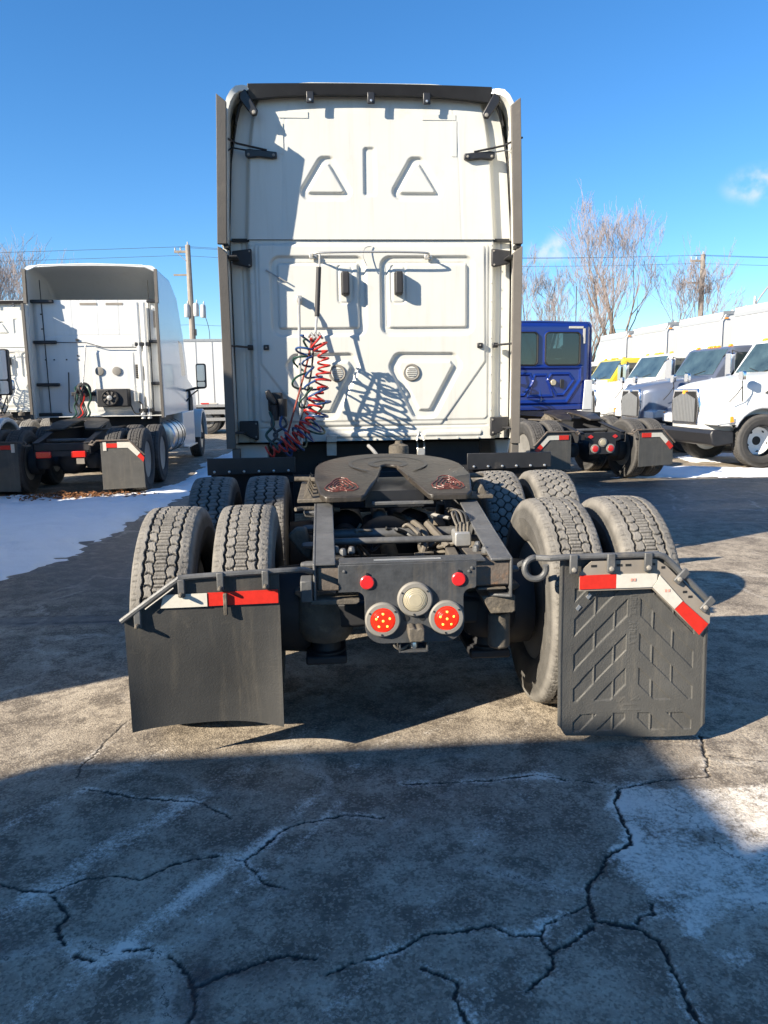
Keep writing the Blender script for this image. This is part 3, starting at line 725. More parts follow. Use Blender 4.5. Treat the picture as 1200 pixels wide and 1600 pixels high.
# ------------------------------------------------------------------ tractor chassis (shared layout, frame coordinates of the main tractor)
fwz = lambda y: 1.090 + (y - 4.20) * 0.10 if y >= 4.20 else 1.090 - (4.20 - y) * 0.30
def fifth_wheel(root, detail=True):
    out = [(0.43 * math.sin(R(a)), 4.44 + 0.44 * math.cos(R(a))) for a in range(-90, 91, 6)]
    out += [(0.43, 4.20), (0.40, 3.99), (0.37, 3.95), (0.185, 3.95), (0.165, 3.97), (0.085, 4.20), (0.045, 4.46)]
    out += [(0.048 * math.cos(R(a)), 4.48 + 0.048 * math.sin(R(a))) for a in range(0, 181, 20)]
    out += [(-0.045, 4.46), (-0.085, 4.20), (-0.165, 3.97), (-0.185, 3.95), (-0.37, 3.95), (-0.40, 3.99), (-0.43, 4.20)]
    bm = bmesh.new()
    vs_ = [bm.verts.new((x, y, 0)) for x, y in out]; bm.faces.new(vs_)
    for yy in (4.20, 4.10, 4.6):
        bmesh.ops.bisect_plane(bm, geom=bm.verts[:] + bm.edges[:] + bm.faces[:], plane_co=(0, yy, 0), plane_no=(0, 1, 0))
    ex = bmesh.ops.extrude_face_region(bm, geom=bm.faces[:])
    low = [e for e in ex['geom'] if isinstance(e, bmesh.types.BMVert)]
    for v in low: v.co.z = -0.022
    for v in bm.verts:
        y = v.co.y
        zt = fwz(y)
        low_ = v.co.z < -0.01
        v.co.z += zt - (0.012 if (low_ and y < 4.3) else 0)
    bmesh.ops.recalc_face_normals(bm, faces=bm.faces)
    for v in bm.verts: v.co -= ORG
    me = bpy.data.meshes.new('fifth_wheel_plate'); bm.to_mesh(me); bm.free()
    fw = finish(me, 'fifth_wheel_plate', 'greasy', root, 0.007, 30, 2)
    # pivot brackets, base angles, slide rail
    for s in (-1, 1):
        MB().prism([(4.20, 0.985), (4.70, 0.985), (4.62, 1.04), (4.52, 1.10), (4.38, 1.10), (4.28, 1.04)], 'x', s * 0.36, s * 0.42).build('pivot_bracket', 'cast', root, 0.008)
        MB().box(*sorted((s * 0.33, s * 0.52)), 4.0, 5.0, 0.978, 0.998).build('mounting_plate', 'cast', root, 0.004)
        if detail:
            for k in range(6):
                MB().prism([(0, 0), (0.05, 0), (0.025, 0.05)], 'y', 0, 0.05).xform(Matrix.Translation((s * 0.465 - 0.025, 4.03 + k * 0.16, 0.998))).build('rib', 'cast', root)
    if detail:   # grease snaking over the two ramps
        for s in (-1, 1):
            loops = []
            for k, sc in enumerate((1.0, 0.74, 0.48, 0.22)):
                pts = []; gr_ = random.Random(40 + k + s)
                for j in range(36):
                    a = 2 * math.pi * j / 36
                    q = sc * (0.86 + 0.16 * math.cos(3 * (a - 1.57)) + 0.05 * gr_.uniform(-1, 1))
                    x = 0.295 - 0.01 * sc + 0.092 * q * math.cos(a); y = 4.085 + 0.095 * q * math.sin(a)
                    z = fwz(y) + 0.001
                    pts.append((s * x, y, z))
                loops.append(pts)
            g = MB()
            for pts in loops: g.tube(pts, 0.0036, 6, closed=True)
            g.build('grease_swirl', 'grease', fw)
        for r0, r1 in ((0.085, 0.12), (0.215, 0.235)):      # worn, greased rings left by the trailer's plate
            rg_ = MB()
            for a in range(-54, 234, 6):
                q = [(r * math.cos(R(b2)), 4.54 + r * math.sin(R(b2))) for r, b2 in ((r0, a), (r1, a), (r1, a + 6), (r0, a + 6))]
                rg_.add([(x, y, fwz(y) + 0.0016) for x, y in q], [(0, 1, 2, 3)])
            rg_.build('worn_ring', 'black', fw, smooth=0)
        MB().box(-0.16, 0.16, 4.1, 4.75, 0.93, 1.02).build('lock_jaw', 'black', root)
        MB().tube([(-0.30, 4.05, 0.93), (-0.40, 4.02, 0.945), (-0.50, 4.0, 0.95), (-0.53, 3.97, 0.95)], 0.011).build('release_handle', 'cast', root)
        MB().tube([(-0.35, 4.62, 1.02), (-0.50, 4.66, 1.03), (-0.56, 4.66, 1.03)], 0.016).build('pivot_pin', 'cast', root)
        MB().tube([(0.35, 4.62, 1.02), (0.52, 4.66, 1.03), (0.60, 4.66, 1.03)], 0.016).build('pivot_pin', 'cast', root)
    return fw

def rails(root, y1, m='frame'):
    prof_top = [(3.20, 0.832), (3.58, 0.895), (4.02, 0.975), (y1, 0.975)]
    for s in (-1, 1):
        b_ = MB()
        xo, xi, xw = s * 0.432, s * 0.335, s * 0.420
        web = [(3.20, 0.655)] + [(y, z) for y, z in prof_top] + [(y1, 0.70), (4.0, 0.70)]
        b_.prism(web, 'x', xo, xw)
        for (ya, za), (yb, zb) in zip(prof_top[:-1], prof_top[1:]):
            b_.add([(xw, ya, za), (xi, ya, za), (xi, yb, zb), (xw, yb, zb), (xw, ya, za - 0.012), (xi, ya, za - 0.012), (xi, yb, zb - 0.012), (xw, yb, zb - 0.012)],
                   [(0, 1, 2, 3), (4, 7, 6, 5), (0, 4, 5, 1), (1, 5, 6, 2), (2, 6, 7, 3)])
        b_.add([(xw, 3.20, 0.655), (xi + s * 0.0, 3.23, 0.655), (xi, 4.0, 0.70), (xw, 4.0, 0.70), (xw, 3.20, 0.668), (xi, 3.23, 0.668), (xi, 4.0, 0.713), (xw, 4.0, 0.713)],
               [(0, 1, 2, 3), (4, 7, 6, 5), (0, 4, 5, 1), (1, 5, 6, 2)])
        b_.box(*sorted((xw, xi)), 4.0, y1, 0.70, 0.713)
        b_.build('frame_rail', m, root, 0.004)

def axles(root, ys, m='blackdull'):
    for y in ys:
        b_ = MB().cyl((-0.62, y, 0.51), (0.62, y, 0.51), 0.075)
        b_.build('axle_tube', m, root)
        for s in (-1, 1):
            MB().lathe([(0.10, 0), (0.205, 0.01), (0.215, 0.03), (0.205, 0.16), (0.15, 0.17)], (s * 0.45, y, 0.51), (s, 0, 0), 28).build('brake_drum', m, root)
        MB().lathe([(0.05, -0.20), (0.14, -0.17), (0.21, -0.08), (0.225, 0.0), (0.20, 0.10), (0.12, 0.2), (0.07, 0.34), (0.06, 0.36)], (0.02, y, 0.52), (0, 1, 0.06), 24).build('differential', m, root)

def drive_wheels(root, ys, tl, tr, rim_in, z=0.51):
    for i, y in enumerate(ys):
        for s in (-1, 1):
            for k, ax in enumerate((0.742, 1.082)):
                wheel(root, s * ax, y, z, s if k == 0 else -s, (tl if s < 0 else tr)[i], rim_in)

# ------------------------------------------------------------------ high-roof sleeper tractor, seen from behind
ORG = Vector((0, 4.25, 0))
tr = empty('sleeper_tractor', ORG)
tag(tr, 'large cream white sleeper tractor with bare frame, nearest and in the middle', 'truck')
XC, WY = 0.042, 6.30

def wall_panel(root, name, x0, x1, z0, z1, hfun, half=None, nx=300, nz=260, m='white'):
    xs = np.linspace(x0, x1, nx); zs = np.linspace(z0, z1, nz); X, Z = np.meshgrid(xs, zs)
    h = hfun(X, Z)
    if half is not None:      # side outline narrowing with height
        f = np.interp(zs, half[0], half[1])[:, None]
        X = X * f
    h = h - 0.045 * sstep(0.955, 1.0, np.abs(xs))[None, :] ** 2 if x1 > 0.98 else h
    return grid_mesh(name, X + XC, WY - h, Z, m, root)

def moat(d, w, depth, soft=0.014):
    """channel of width w just inside an outline, back up to a raised field"""
    return -depth * (1 - sstep(-soft, 0.0, d)) * sstep(-w - soft, -w, d) 
def ringbead(d, w, hgt):
    return hgt * (1 - sstep(0, w, np.abs(d)))

def lower_h(X, Z):
    h = np.zeros(X.shape); A = np.abs(X)
    d = sd_rrect(A, Z, 0.052, 0.818, 1.985, 2.612, 0.085); h += moat(d, 0.055, 0.022, 0.020)
    h += np.where(d < -0.055, -0.004, 0)
    tri_ = [(0.21, 1.79), (0.62, 1.785), (0.645, 1.75), (0.45, 1.39), (0.36, 1.39), (0.185, 1.745)]
    d = sd_poly(A, Z, tri_) - 0.072; h += moat(d, 0.064, 0.024, 0.022)
    # big outline of the pressing
    big = [(0.865, 2.69), (0.885, 2.69), (0.90, 1.80), (0.545, 1.305), (0.30, 1.29), (0.0, 1.29), (0.0, 2.69)]
    big = [(0.872, 2.665), (0.882, 1.785), (0.535, 1.30), (-0.02, 1.30), (-0.02, 2.665)]
    d = sd_poly(A, Z, big) - 0.02; h += -0.009 * sstep(-0.004, 0.012, d)
    d2 = sd_rrect(A, Z, -1, 0.925, 1.315, 2.695, 0.03); h += -0.008 * sstep(-0.003, 0.009, d2)
    # round-ended beads along the bottom
    d = sd_rrect(X, Z, -0.39, 0.37, 1.178, 1.222, 0.018); h += 0.011 * (1 - sstep(-0.01, 0.006, d))
    d = sd_rrect(X, Z, 0.40, 0.885, 1.178, 1.222, 0.018); h += 0.011 * (1 - sstep(-0.01, 0.006, d))
    h += -0.006 * (1 - sstep(0.002, 0.008, np.abs(Z - 1.262))) * (A < 0.93)
    # vertical pleats next to the corners
    for c0 in (0.985, 1.035): h += -0.006 * (1 - sstep(0.002, 0.009, np.abs(A - c0)))
    for hx in (-0.222, 0.200):
        d = sd_rrect(X, Z, hx - 0.055, hx + 0.055, 2.245, 2.535, 0.03); h += -0.006 * (1 - sstep(0.004, 0.011, np.abs(d)))
    h += 0.0016 * vnoise(X * 3, Z * 3, 91, 3)
    return h
def upper_h(X, Z):
    h = np.zeros(X.shape); A = np.abs(X)
    t3 = [(0.345, 3.29), (0.385, 3.29), (0.51, 3.09), (0.50, 3.08), (0.235, 3.08), (0.22, 3.09)]
    d = sd_poly(A, Z, t3) - 0.062; h += moat(d, 0.050, 0.021, 0.020)
    d = sd_rrect(X + 0.015, Z, -0.055, 0.055, 3.05, 3.42, 0.03); h += -0.015 * (1 - sstep(-0.020, 0.0, d))
    h += -0.004 * (1 - sstep(0.001, 0.006, np.abs(X - 0.712))) + -0.003 * (1 - sstep(0.001, 0.006, np.abs(X + 0.712)))
    h += 0.0022 * vnoise(X * 2.4, Z * 2.4, 92, 3) + -0.03 * sstep(3.6, 3.85, Z) ** 2
    return h
lw = wall_panel(tr, 'lower_rear_wall', -1.115, 1.115, 1.150, 2.7265, lower_h)
uw = wall_panel(tr, 'upper_rear_wall', -1.115, 1.115, 2.7305, 3.83, upper_h, half=([2.732, 3.3, 3.6, 3.75, 3.83], [1.0, 0.965, 0.92, 0.88, 0.83]), nx=280, nz=180)
MB().box(XC - 1.10, XC + 1.10, WY + 0.018, WY + 0.03, 2.715, 2.74).build('panel_seam', 'seal', tr)

# outer shell of the sleeper, cab and bonnet
def shell_ring(y, k=1.0, top=3.838, bot=1.15, w=1.142, yfun=None, inset=0.0):
    hw = (w - inset) * k; top = top - inset
    pts = []
    prof = [(1.0, bot), (1.005, bot + (top - bot) * 0.3), (1.004, bot + (top - bot) * 0.57), (0.965, bot + (top - bot) * 0.88)]
    for f, z in prof: pts.append((hw * f, z))
    cx, cz, rx, rz_ = hw * 0.80, bot + (top - bot) * 0.905, hw * 0.16, (top - bot) * 0.087
    for a in range(0, 91, 15): pts.append((cx + rx * math.cos(R(a)), cz + rz_ * math.sin(R(a))))
    pts.append((hw * 0.4, top + 0.012 * k)); 
    full = pts + [(-x, z) for x, z in pts[::-1]]
    return [(XC + x, (y if yfun is None else yfun(x, z)), z) for x, z in full]
rear = lambda x, z: 6.125 + 0.105 * float(1 - sstep(0.90, 1.03, np.array(abs(x))))
rin = lambda x, z: rear(x, z) + 0.0
rings = [shell_ring(0, yfun=lambda x, z: WY + 0.02, inset=0.028), shell_ring(0, yfun=rin, inset=0.028), shell_ring(0, yfun=rear), shell_ring(7.2), shell_ring(8.5, 0.995, 3.80), shell_ring(9.1, 0.98, 3.45), shell_ring(9.6, 0.95, 2.75), shell_ring(9.95, 0.92, 2.12, 1.0), shell_ring(10.1, 0.90, 1.95, 0.75), shell_ring(11.4, 0.84, 1.70, 0.6), shell_ring(11.9, 0.74, 1.35, 0.5)]
MB().loft(rings, True, False, True).build('cab_shell', 'white', tr, smooth=40)
# floor skirt under the rear wall corners and the lower side fairings
for s in (-1, 1):
    MB().prism([(0, 1.15), (0.14, 1.15), (0.12, 1.02), (0.02, 1.02)], 'y', 6.28, 6.5).xform(Matrix.Translation((XC + (0.98 if s > 0 else -1.12), 0, 0))).build('corner_foot', 'white', tr, 0.015)
    MB().box(*sorted((XC + s * 1.04, XC + s * 1.16)), 6.6, 9.9, 0.42, 1.16).build('side_fairing', 'white', tr, 0.03)
MB().box(-0.86, 0.92, 6.34, 7.6, 0.55, 1.14).build('cab_underside', 'blackdull', tr, 0.02)
MB().box(-1.10, -0.83, 6.22, 6.55, 0.98, 1.145).build('battery_cover', 'white2', tr, 0.012)

# side extenders with rubber trailing edges
def extender(s, z0, z1, yt, yb, xr0, xr1, tag_):
    XC = 0.024
    xo = 1.145; yf = 6.20
    b_ = MB()
    def q(y, z, x, th=0.012): return [(XC + s * x, y, z), (XC + s * (x - th), y, z)]
    A = q(yf, z0, xo) + q(yb + 0.03, z0, xr1) + q(yt + 0.03, z1 - 0.06, xr0) + q(yf, z1, xo - 0.01)
    vs_ = [A[0], A[2], A[4], A[6], A[1], A[3], A[5], A[7]]
    b_.add(vs_, [(0, 1, 2, 3), (7, 6, 5, 4), (0, 4, 5, 1), (1, 5, 6, 2), (2, 6, 7, 3), (3, 7, 4, 0)])
    e = b_.build('side_extender', 'white', tr)
    tb = MB()
    w = 0.036
    P0, P1 = (XC + s * xr1, yb, z0 + 0.0), (XC + s * xr0, yt, z1 - 0.05)
    prof = [(-w, 0.0), (w * 0.9, -0.012), (w, 0.03), (0.012, 0.045), (-w, 0.03)]
    ringA = [(P0[0] + s * u, P0[1] + v, P0[2]) for u, v in prof]; ringB = [(P1[0] + s * u, P1[1] + v, P1[2] + (0.05 if u > 0 else 0.0)) for u, v in prof]
    tb.loft([ringA, ringB], True, True, True)
    tb.build('edge_trim', 'trim', e, 0.004)
for s in (-1, 1):
    extender(s, 1.12, 2.640, 6.072, 6.078, 1.128, 1.128, 'lower')
    extender(s, 2.655, 3.68, 6.00, 6.068, 1.080, 1.128, 'upper')
    MB().box(*sorted((XC + s * 1.10, XC + s * 1.135)), 6.08, 6.2, 2.63, 2.66).build('extender_joint', 'seal', tr)
    MB().box(*sorted((XC + s * 1.08, XC + s * 1.14)), 6.09, 6.16, 0.98, 1.118).build('extender_foot', 'trim', tr, 0.006)
    MB().tube([(XC + s * 1.123, 6.298, 1.16), (XC + s * 1.123, 6.298, 2.72), (XC + s * 1.075, 6.298, 3.30), (XC + s * 1.015, 6.298, 3.62), (XC + s * 0.985, 6.298, 3.70)], 0.006, 6).build('wall_seal', 'seal', tr)

# roof trailing edge in black, its brackets
top = []
for i in range(33):
    x = -0.925 + 1.85 * i / 32; k = abs(x) / 0.925
    zt = 3.840 - 0.012 * k ** 2; zb = 3.765 - 0.045 * k ** 3
    top.append((x, zt, zb))
b_ = MB()
rg = [[(XC + x, 6.205, zt), (XC + x, 6.235, zb), (XC + x, 6.30, zb + 0.012), (XC + x, 6.31, zt + 0.006)] for x, zt, zb in top]
b_.loft(rg, True, True, True).build('roof_edge_strip', 'black', tr, 0.004)
for x in (-0.46, 0.0, 0.425):
    br = MB().box(XC + x - 0.028, XC + x + 0.028, 6.215, 6.228, 3.70, 3.785).build('strip_bracket', 'black', tr, 0.006)
    bolts(br, [(XC + x, 6.213, 3.722)], (0, -1, 0), 0.010, 0.008)
for s in (-1, 1):
    p = [(0, 0.03), (0.045, 0.05), (0.135, -0.10), (0.125, -0.135), (0.09, -0.14), (0.0, -0.02)]
    br = MB().prism([(XC + s * (0.985 - u), 3.735 + w) for u, w in p], 'y', 6.19, 6.215).build('corner_bracket', 'black', tr, 0.008)
    bolts(br, [(XC + s * (0.985 - 0.105), 6.188, 3.735 - 0.115)], (0, -1, 0), 0.016, 0.01, 'ring')
    MB().prism([(XC + s * u, w) for u, w in [(0.925, 3.80), (0.965, 3.77), (1.0, 3.68), (1.03, 3.56), (1.02, 3.56), (0.985, 3.68), (0.945, 3.74)]], 'y', 6.235, 6.29).build('corner_seal', 'seal', tr, 0.004)
    # upper stay: plate on the wall and two thin rods to the extender
    p = [(0.725, 3.365), (0.93, 3.385), (0.965, 3.38), (0.965, 3.335), (0.945, 3.322), (0.86, 3.330), (0.76, 3.318), (0.725, 3.325)]
    st = MB().prism([(XC + s * u, w) for u, w in p], 'y', 6.262, 6.302).build('stay_plate', 'black', tr, 0.005)
    bolts(st, [(XC + s * 0.75, 6.262, 3.342), (XC + s * 0.94, 6.262, 3.345)], (0, -1, 0), 0.011, 0.008, 'ring')
    MB().tube([(XC + s * 0.80, 6.27, 3.378), (XC + s * 1.02, 6.22, 3.41), (XC + s * 1.10, 6.14, 3.43), (XC + s * 1.13, 6.07, 3.425)], 0.008, 6).build('stay_rod', 'black', tr)
    MB().tube([(XC + s * 0.95, 6.27, 3.375), (XC + s * 1.06, 6.24, 3.385), (XC + s * 1.09, 6.18, 3.34), (XC + s * 1.10, 6.12, 3.27)], 0.006, 6).build('stay_rod', 'galv' if s > 0 else 'black', tr)
    # square plates at the top and the foot of the lower extender
    for zc, fl in ((2.585, 1), (1.255, -1)):
        p = [(0.945, zc + 0.07), (1.095, zc + 0.052), (1.095, zc - 0.045), (0.965, zc - 0.072), (0.945, zc - 0.06)]
        if fl < 0: p = [(0.945, zc + 0.072), (1.095, zc + 0.072), (1.095, zc - 0.02), (0.96, zc - 0.085), (0.945, zc - 0.08)]
        pl = MB().prism([(XC + s * u, w) for u, w in p], 'y', 6.255, 6.292).build('extender_plate', 'blackdull', tr, 0.008)
        bolts(pl, [(XC + s * 0.962, 6.255, zc + 0.05), (XC + s * 0.965, 6.255, zc - 0.055)], (0, -1, 0), 0.008, 0.006, 'ring')
        MB().box(*sorted((XC + s * 1.04, XC + s * 1.13)), 6.08, 6.28, zc - 0.02, zc - 0.008).build('extender_arm', 'blackdull', tr, 0.002)
    MB().tube([(XC + s * 0.98, 6.27, 1.905), (XC + s * 1.13, 6.10, 1.91)], 0.009, 6).build('stay_rod', 'black', tr)
    for xx in (0.86, 0.985):
        tb = MB().box(*sorted((XC + s * (xx - 0.022), XC + s * (xx + 0.022))), 6.275, 6.312, 1.885, 1.925).build('stay_tab', 'black', tr, 0.006)
        bolts(tb, [(XC + s * xx, 6.275, 1.905)], (0, -1, 0), 0.007, 0.006, 'ring')
# handles, vents, latch, stickers
for x in (-0.222, 0.200):
    hb = MB(); pr = rrect(-0.033, 0.033, -0.09, 0.09, 0.014)
    hb.loft([[(XC + x + u, 6.30, 2.392 + w) for u, w in pr], [(XC + x + u * 0.94, 6.232, 2.392 + w * 0.97) for u, w in pr], [(XC + x + u * 0.7, 6.215, 2.392 + w * 0.9) for u, w in pr]], True, True, True)
    hb.build('vent_cap', 'blackdull', tr, 0.004)
for x in (-0.301, 0.300):
    lamp = MB().lathe([(0.070, 0), (0.070, 0.014), (0.062, 0.020), (0.048, 0.016)], (XC + x, 6.306, 1.696), (0, -1, 0), 36).build('round_vent', 'ring', tr)
    MB().lathe([(0.049, 0), (0.045, 0.004), (0.0, 0.005)], (XC + x, 6.292, 1.696), (0, -1, 0), 30).build('vent_face', 'sticker', lamp)
    for k in range(5):
        MB().box(XC + x - 0.04 + abs(k - 2) * 0.006, XC + x + 0.04 - abs(k - 2) * 0.006, 6.282, 6.288, 1.664 + k * 0.015, 1.668 + k * 0.015).build('slat', 'ring', lamp)
for x0, x1, z0, z1 in ((-0.70, -0.48, 3.62, 3.665), (0.40, 0.66, 3.615, 3.655), (0.63, 0.668, 3.35, 3.61), (-0.712, -0.674, 3.36, 3.58)):
    MB().box(XC + x0, XC + x1, 6.2955, 6.2985, z0, z1).build('faded_sticker', 'sticker', tr)
bolts(lw, [(XC + s * 0.955, 6.312, 1.24 + 0.145 * k) for s in (-1, 1) for k in range(11)] + [(XC - 0.85 + 0.17 * k, 6.309, 1.163) for k in range(11)], (0, -1, 0), 0.007, 0.006, 'white', 'rivet')
# hose track bar across the wall, its clip, pogo stick and the straight mast
MB().tube(catmull([(XC - 0.47, 6.31, 2.60), (XC - 0.47, 6.24, 2.605), (XC - 0.41, 6.19, 2.612), (XC + 0.0, 6.185, 2.617), (XC + 0.38, 6.19, 2.612), (XC + 0.44, 6.24, 2.60), (XC + 0.44, 6.31, 2.595)], 8), 0.0085, 8).build('hose_bar', 'galv', tr)
for x, z in ((-0.47, 2.60), (0.44, 2.595)):
    MB().box(XC + x - 0.03, XC + x + 0.03, 6.285, 6.305, z - 0.018, z + 0.018).build('bar_foot', 'galv', tr, 0.004)
MB().tube(catmull([(XC - 0.01, 6.29, 2.68), (XC - 0.06, 6.27, 2.66), (XC - 0.08, 6.25, 2.60), (XC - 0.05, 6.25, 2.52)], 6), 0.0035, 5).build('clip_wire', 'galv', tr)
pg = MB().tube([(-0.375, 6.185, 2.60), (-0.379, 6.18, 2.52), (-0.385, 6.17, 2.45)], 0.008, 8).build('pogo_stick', 'galv', tr)
MB().tube([(-0.385, 6.172, 2.50), (-0.408, 6.14, 2.13)], 0.020, 12).build('spring_sleeve', 'blackdull', pg)
MB().tube([(-0.408, 6.14, 2.14), (-0.432, 6.09, 1.92)], 0.009, 8).build('stick_end', 'galv', pg)
MB().tube([(-0.545, 6.27, 2.275), (-0.545, 6.24, 2.27), (-0.548, 6.20, 2.20), (-0.556, 6.02, 1.15)], 0.012, 8).build('spring_mast', 'galv', tr)
MB().box(-0.565, -0.525, 6.25, 6.30, 2.25, 2.30).build('mast_clip', 'galv', tr, 0.004)
MB().tube([(-0.80, 6.285, 2.50), (-0.64, 6.275, 2.405)], 0.006, 6).build('short_rod', 'galv', tr)
# coiled air lines
helix([(-0.44, 6.00, 1.965), (-0.385, 6.00, 1.88), (-0.365, 5.99, 1.72), (-0.395, 5.97, 1.56), (-0.45, 5.95, 1.42), (-0.53, 5.92, 1.28), (-0.66, 5.90, 1.16), (-0.80, 5.92, 1.10)], (0.044, 0.054), 21, 0.0082, 7, 16, 0.55, 1).build('red_air_hose', 'hose_red', tr)
helix([(-0.46, 6.03, 1.955), (-0.50, 6.04, 1.86), (-0.485, 6.03, 1.74), (-0.44, 6.02, 1.62), (-0.405, 6.0, 1.46), (-0.43, 5.98, 1.34), (-0.52, 5.97, 1.24), (-0.62, 5.95, 1.16), (-0.70, 5.95, 1.12)], (0.055, 0.09), 11, 0.0085, 7, 16, 0.45, 2).build('blue_air_hose', 'hose_blue', tr)
helix([(-0.47, 6.06, 1.94), (-0.53, 6.08, 1.82), (-0.56, 6.06, 1.66), (-0.50, 6.03, 1.50), (-0.42, 6.02, 1.36), (-0.44, 6.0, 1.26), (-0.56, 6.0, 1.17), (-0.68, 5.98, 1.12)], (0.050, 0.10), 6.5, 0.0085, 7, 16, 0.45, 3).build('green_power_cable', 'hose_green', tr)
MB().tube(catmull([(-0.445, 6.03, 1.96), (-0.50, 6.05, 1.75), (-0.56, 6.06, 1.55), (-0.63, 6.06, 1.33), (-0.67, 6.06, 1.20)], 8), 0.008, 7).build('rubber_line', 'hose_brown', tr)
MB().tube(catmull([(-0.435, 6.02, 1.95), (-0.46, 6.02, 1.72), (-0.51, 6.03, 1.50), (-0.57, 6.03, 1.28), (-0.60, 6.03, 1.18)], 8), 0.008, 7).build('rubber_line', 'hose_black', tr)
hh = MB()
for k in range(3):
    hh.tube([(-0.475 + 0.03 * k, 6.03, 1.965 - 0.006 * k), (-0.455 + 0.03 * k, 6.00, 1.99), (-0.43 + 0.03 * k, 5.98, 1.95)], 0.010, 6)
hh.build('hose_clamp', 'galv', tr)
# dummy couplings with hanging plugs at the left
gl = MB().box(-0.815, -0.70, 6.20, 6.29, 1.40, 1.55).build('coupling_holder', 'blackdull', tr, 0.015)
MB().prism([(-0.83, 1.56), (-0.80, 1.575), (-0.775, 1.53), (-0.74, 1.47), (-0.76, 1.45), (-0.82, 1.50)], 'y', 6.13, 6.20).build('glad_hand', 'black', gl, 0.008)
MB().cyl((-0.70, 6.17, 1.50), (-0.70, 6.17, 1.36), 0.038, 0.034).build('plug', 'blackdull', gl)
MB().cyl((-0.765, 6.16, 1.45), (-0.755, 6.16, 1.33), 0.030, 0.026).build('plug', 'blackdull', gl)
for k, (x, sw, m_) in enumerate(((-0.80, 0.03, 'hose_green'), (-0.765, -0.02, 'hose_black'), (-0.72, 0.05, 'hose_black'), (-0.69, -0.03, 'hose_blue'))):
    MB().tube(catmull([(x, 6.16, 1.40), (x + sw, 6.12, 1.30), (x - sw, 6.10, 1.22), (x + sw * 1.5, 6.05, 1.14), (x + 0.1 + sw, 5.98, 1.10)], 8), 0.011, 7).build('hanging_hose', m_, tr)
# bits between wall and frame: latch, pipe, filler cap
MB().tube([(0.375, 6.18, 1.08), (0.372, 6.21, 1.16), (0.39, 6.23, 1.205), (0.41, 6.23, 1.205), (0.428, 6.21, 1.16), (0.43, 6.18, 1.08)], 0.008, 6).build('cab_latch', 'galv', tr)
MB().box(0.37, 0.435, 6.17, 6.21, 1.03, 1.09).build('latch_base', 'galv', tr, 0.006)
MB().lathe([(0.075, 0), (0.075, 0.06), (0.07, 0.075), (0.03, 0.09), (0.025, 0.11)], (0.18, 5.75, 1.07), (0, 0, 1), 20).build('air_cap', 'cast', tr)
MB().tube(catmull([(-0.05, 5.7, 1.15), (-0.02, 5.6, 1.12), (0.02, 5.45, 1.06)], 6), 0.014, 8).build('bent_pipe', 'galv', tr)
MB().box(-0.36, -0.28, 6.20, 6.24, 1.04, 1.20).build('wall_bracket', 'galv', tr, 0.004)

# frame and running gear
rails(tr, 9.8)
axles(tr, (3.67, 4.97))
fifth_wheel(tr)
drive_wheels(tr, (3.67, 4.97), (TY_BLOCK, TY_ZIG), (TY_BLOCK, TY_HEX), RIM_DUAL)
for s in (-1, 1): wheel(tr, s * 1.04, 10.7, 0.51, s, TY_FAR, RIM_FRONT)
# rear cross member: square tube ends, angle, and light plate
cm = MB().box(-0.415, 0.425, 3.215, 3.33, 0.705, 0.818).build('rear_cross_member', 'rusty', tr, 0.010)
MB().box(-0.32, 0.31, 3.19, 3.30, 0.822, 0.832).build('cross_member_cap', 'plate', tr, 0.002)
MB().box(-0.17, 0.12, 3.215, 3.235, 0.833, 0.836).build('bare_metal_strip', 'bolt', tr)
MB().box(0.28, 0.405, 3.205, 3.30, 0.692, 0.699).build('support_lip', 'cast', tr, 0.002)
pl_out = [(-0.325, 0.826), (0.268, 0.826), (0.268, 0.73)] + arc(0.258, 0.72, 0.01, 0, -90, 2) + arc(0.245, 0.675, 0.033, 90, 180, 5) + arc(0.135, 0.555, 0.08, 0, -90, 8) + arc(-0.135, 0.555, 0.08, 270, 180, 8) + arc(-0.248, 0.675, 0.033, 0, 90, 5) + [(-0.325, 0.708)]
lp = MB().prism(pl_out, 'y', 3.176, 3.186).build('light_plate', 'plate', tr, 0.002)
def round_lamp(x, z, kind):
    rg_ = MB().lathe([(0.076, 0), (0.076, 0.012), (0.070, 0.020), (0.055, 0.021), (0.052, 0.010), (0.0, 0.009)], (x, 3.176, z), (0, -1, 0), 48).build('lamp_ring', 'ring', lp)
    MB().lathe([(0.0535, 0), (0.0535, 0.006), (0.049, 0.012), (0.045, 0.0125), (0.043, 0.0145), (0.038, 0.0145), (0.036, 0.0165), (0.030, 0.0165), (0.028, 0.018), (0.0, 0.0185)], (x, 3.166, z), (0, -1, 0), 40).build('lens', 'lens_red' if kind == 'red' else 'lens_clear', rg_)
    for a in (35, 150, 265):
        MB().cyl((x + 0.064 * math.cos(R(a)), 3.158, z + 0.064 * math.sin(R(a))), (x + 0.064 * math.cos(R(a)), 3.153, z + 0.064 * math.sin(R(a))), 0.004, n=8).build('screw', 'black', rg_)
    if kind == 'red':
        for k in range(6):
            a = R(90 + 72 * k); r_ = 0.030 if k < 5 else 0.0
            MB().lathe([(0.0052, 0), (0.0052, 0.001), (0.003, 0.003), (0.0, 0.0036)], (x + r_ * math.cos(a), 3.1478 + 0.0018 * (r_ > 0), z + r_ * math.sin(a)), (0, -1, 0), 12).build('led', 'led', rg_)
    else:
        for i in range(3):
            for j in range(3):
                MB().lathe([(0.011, 0), (0.009, 0.0008), (0.005, 0.0014), (0, 0.0016)], (x - 0.024 + 0.024 * i, 3.1525, z - 0.024 + 0.024 * j), (0, -1, 0), 10).build('lens_facet', 'lens_clear', rg_)
round_lamp(0.0, 0.671, 'white'); round_lamp(-0.139, 0.585, 'red'); round_lamp(0.136, 0.585, 'red')
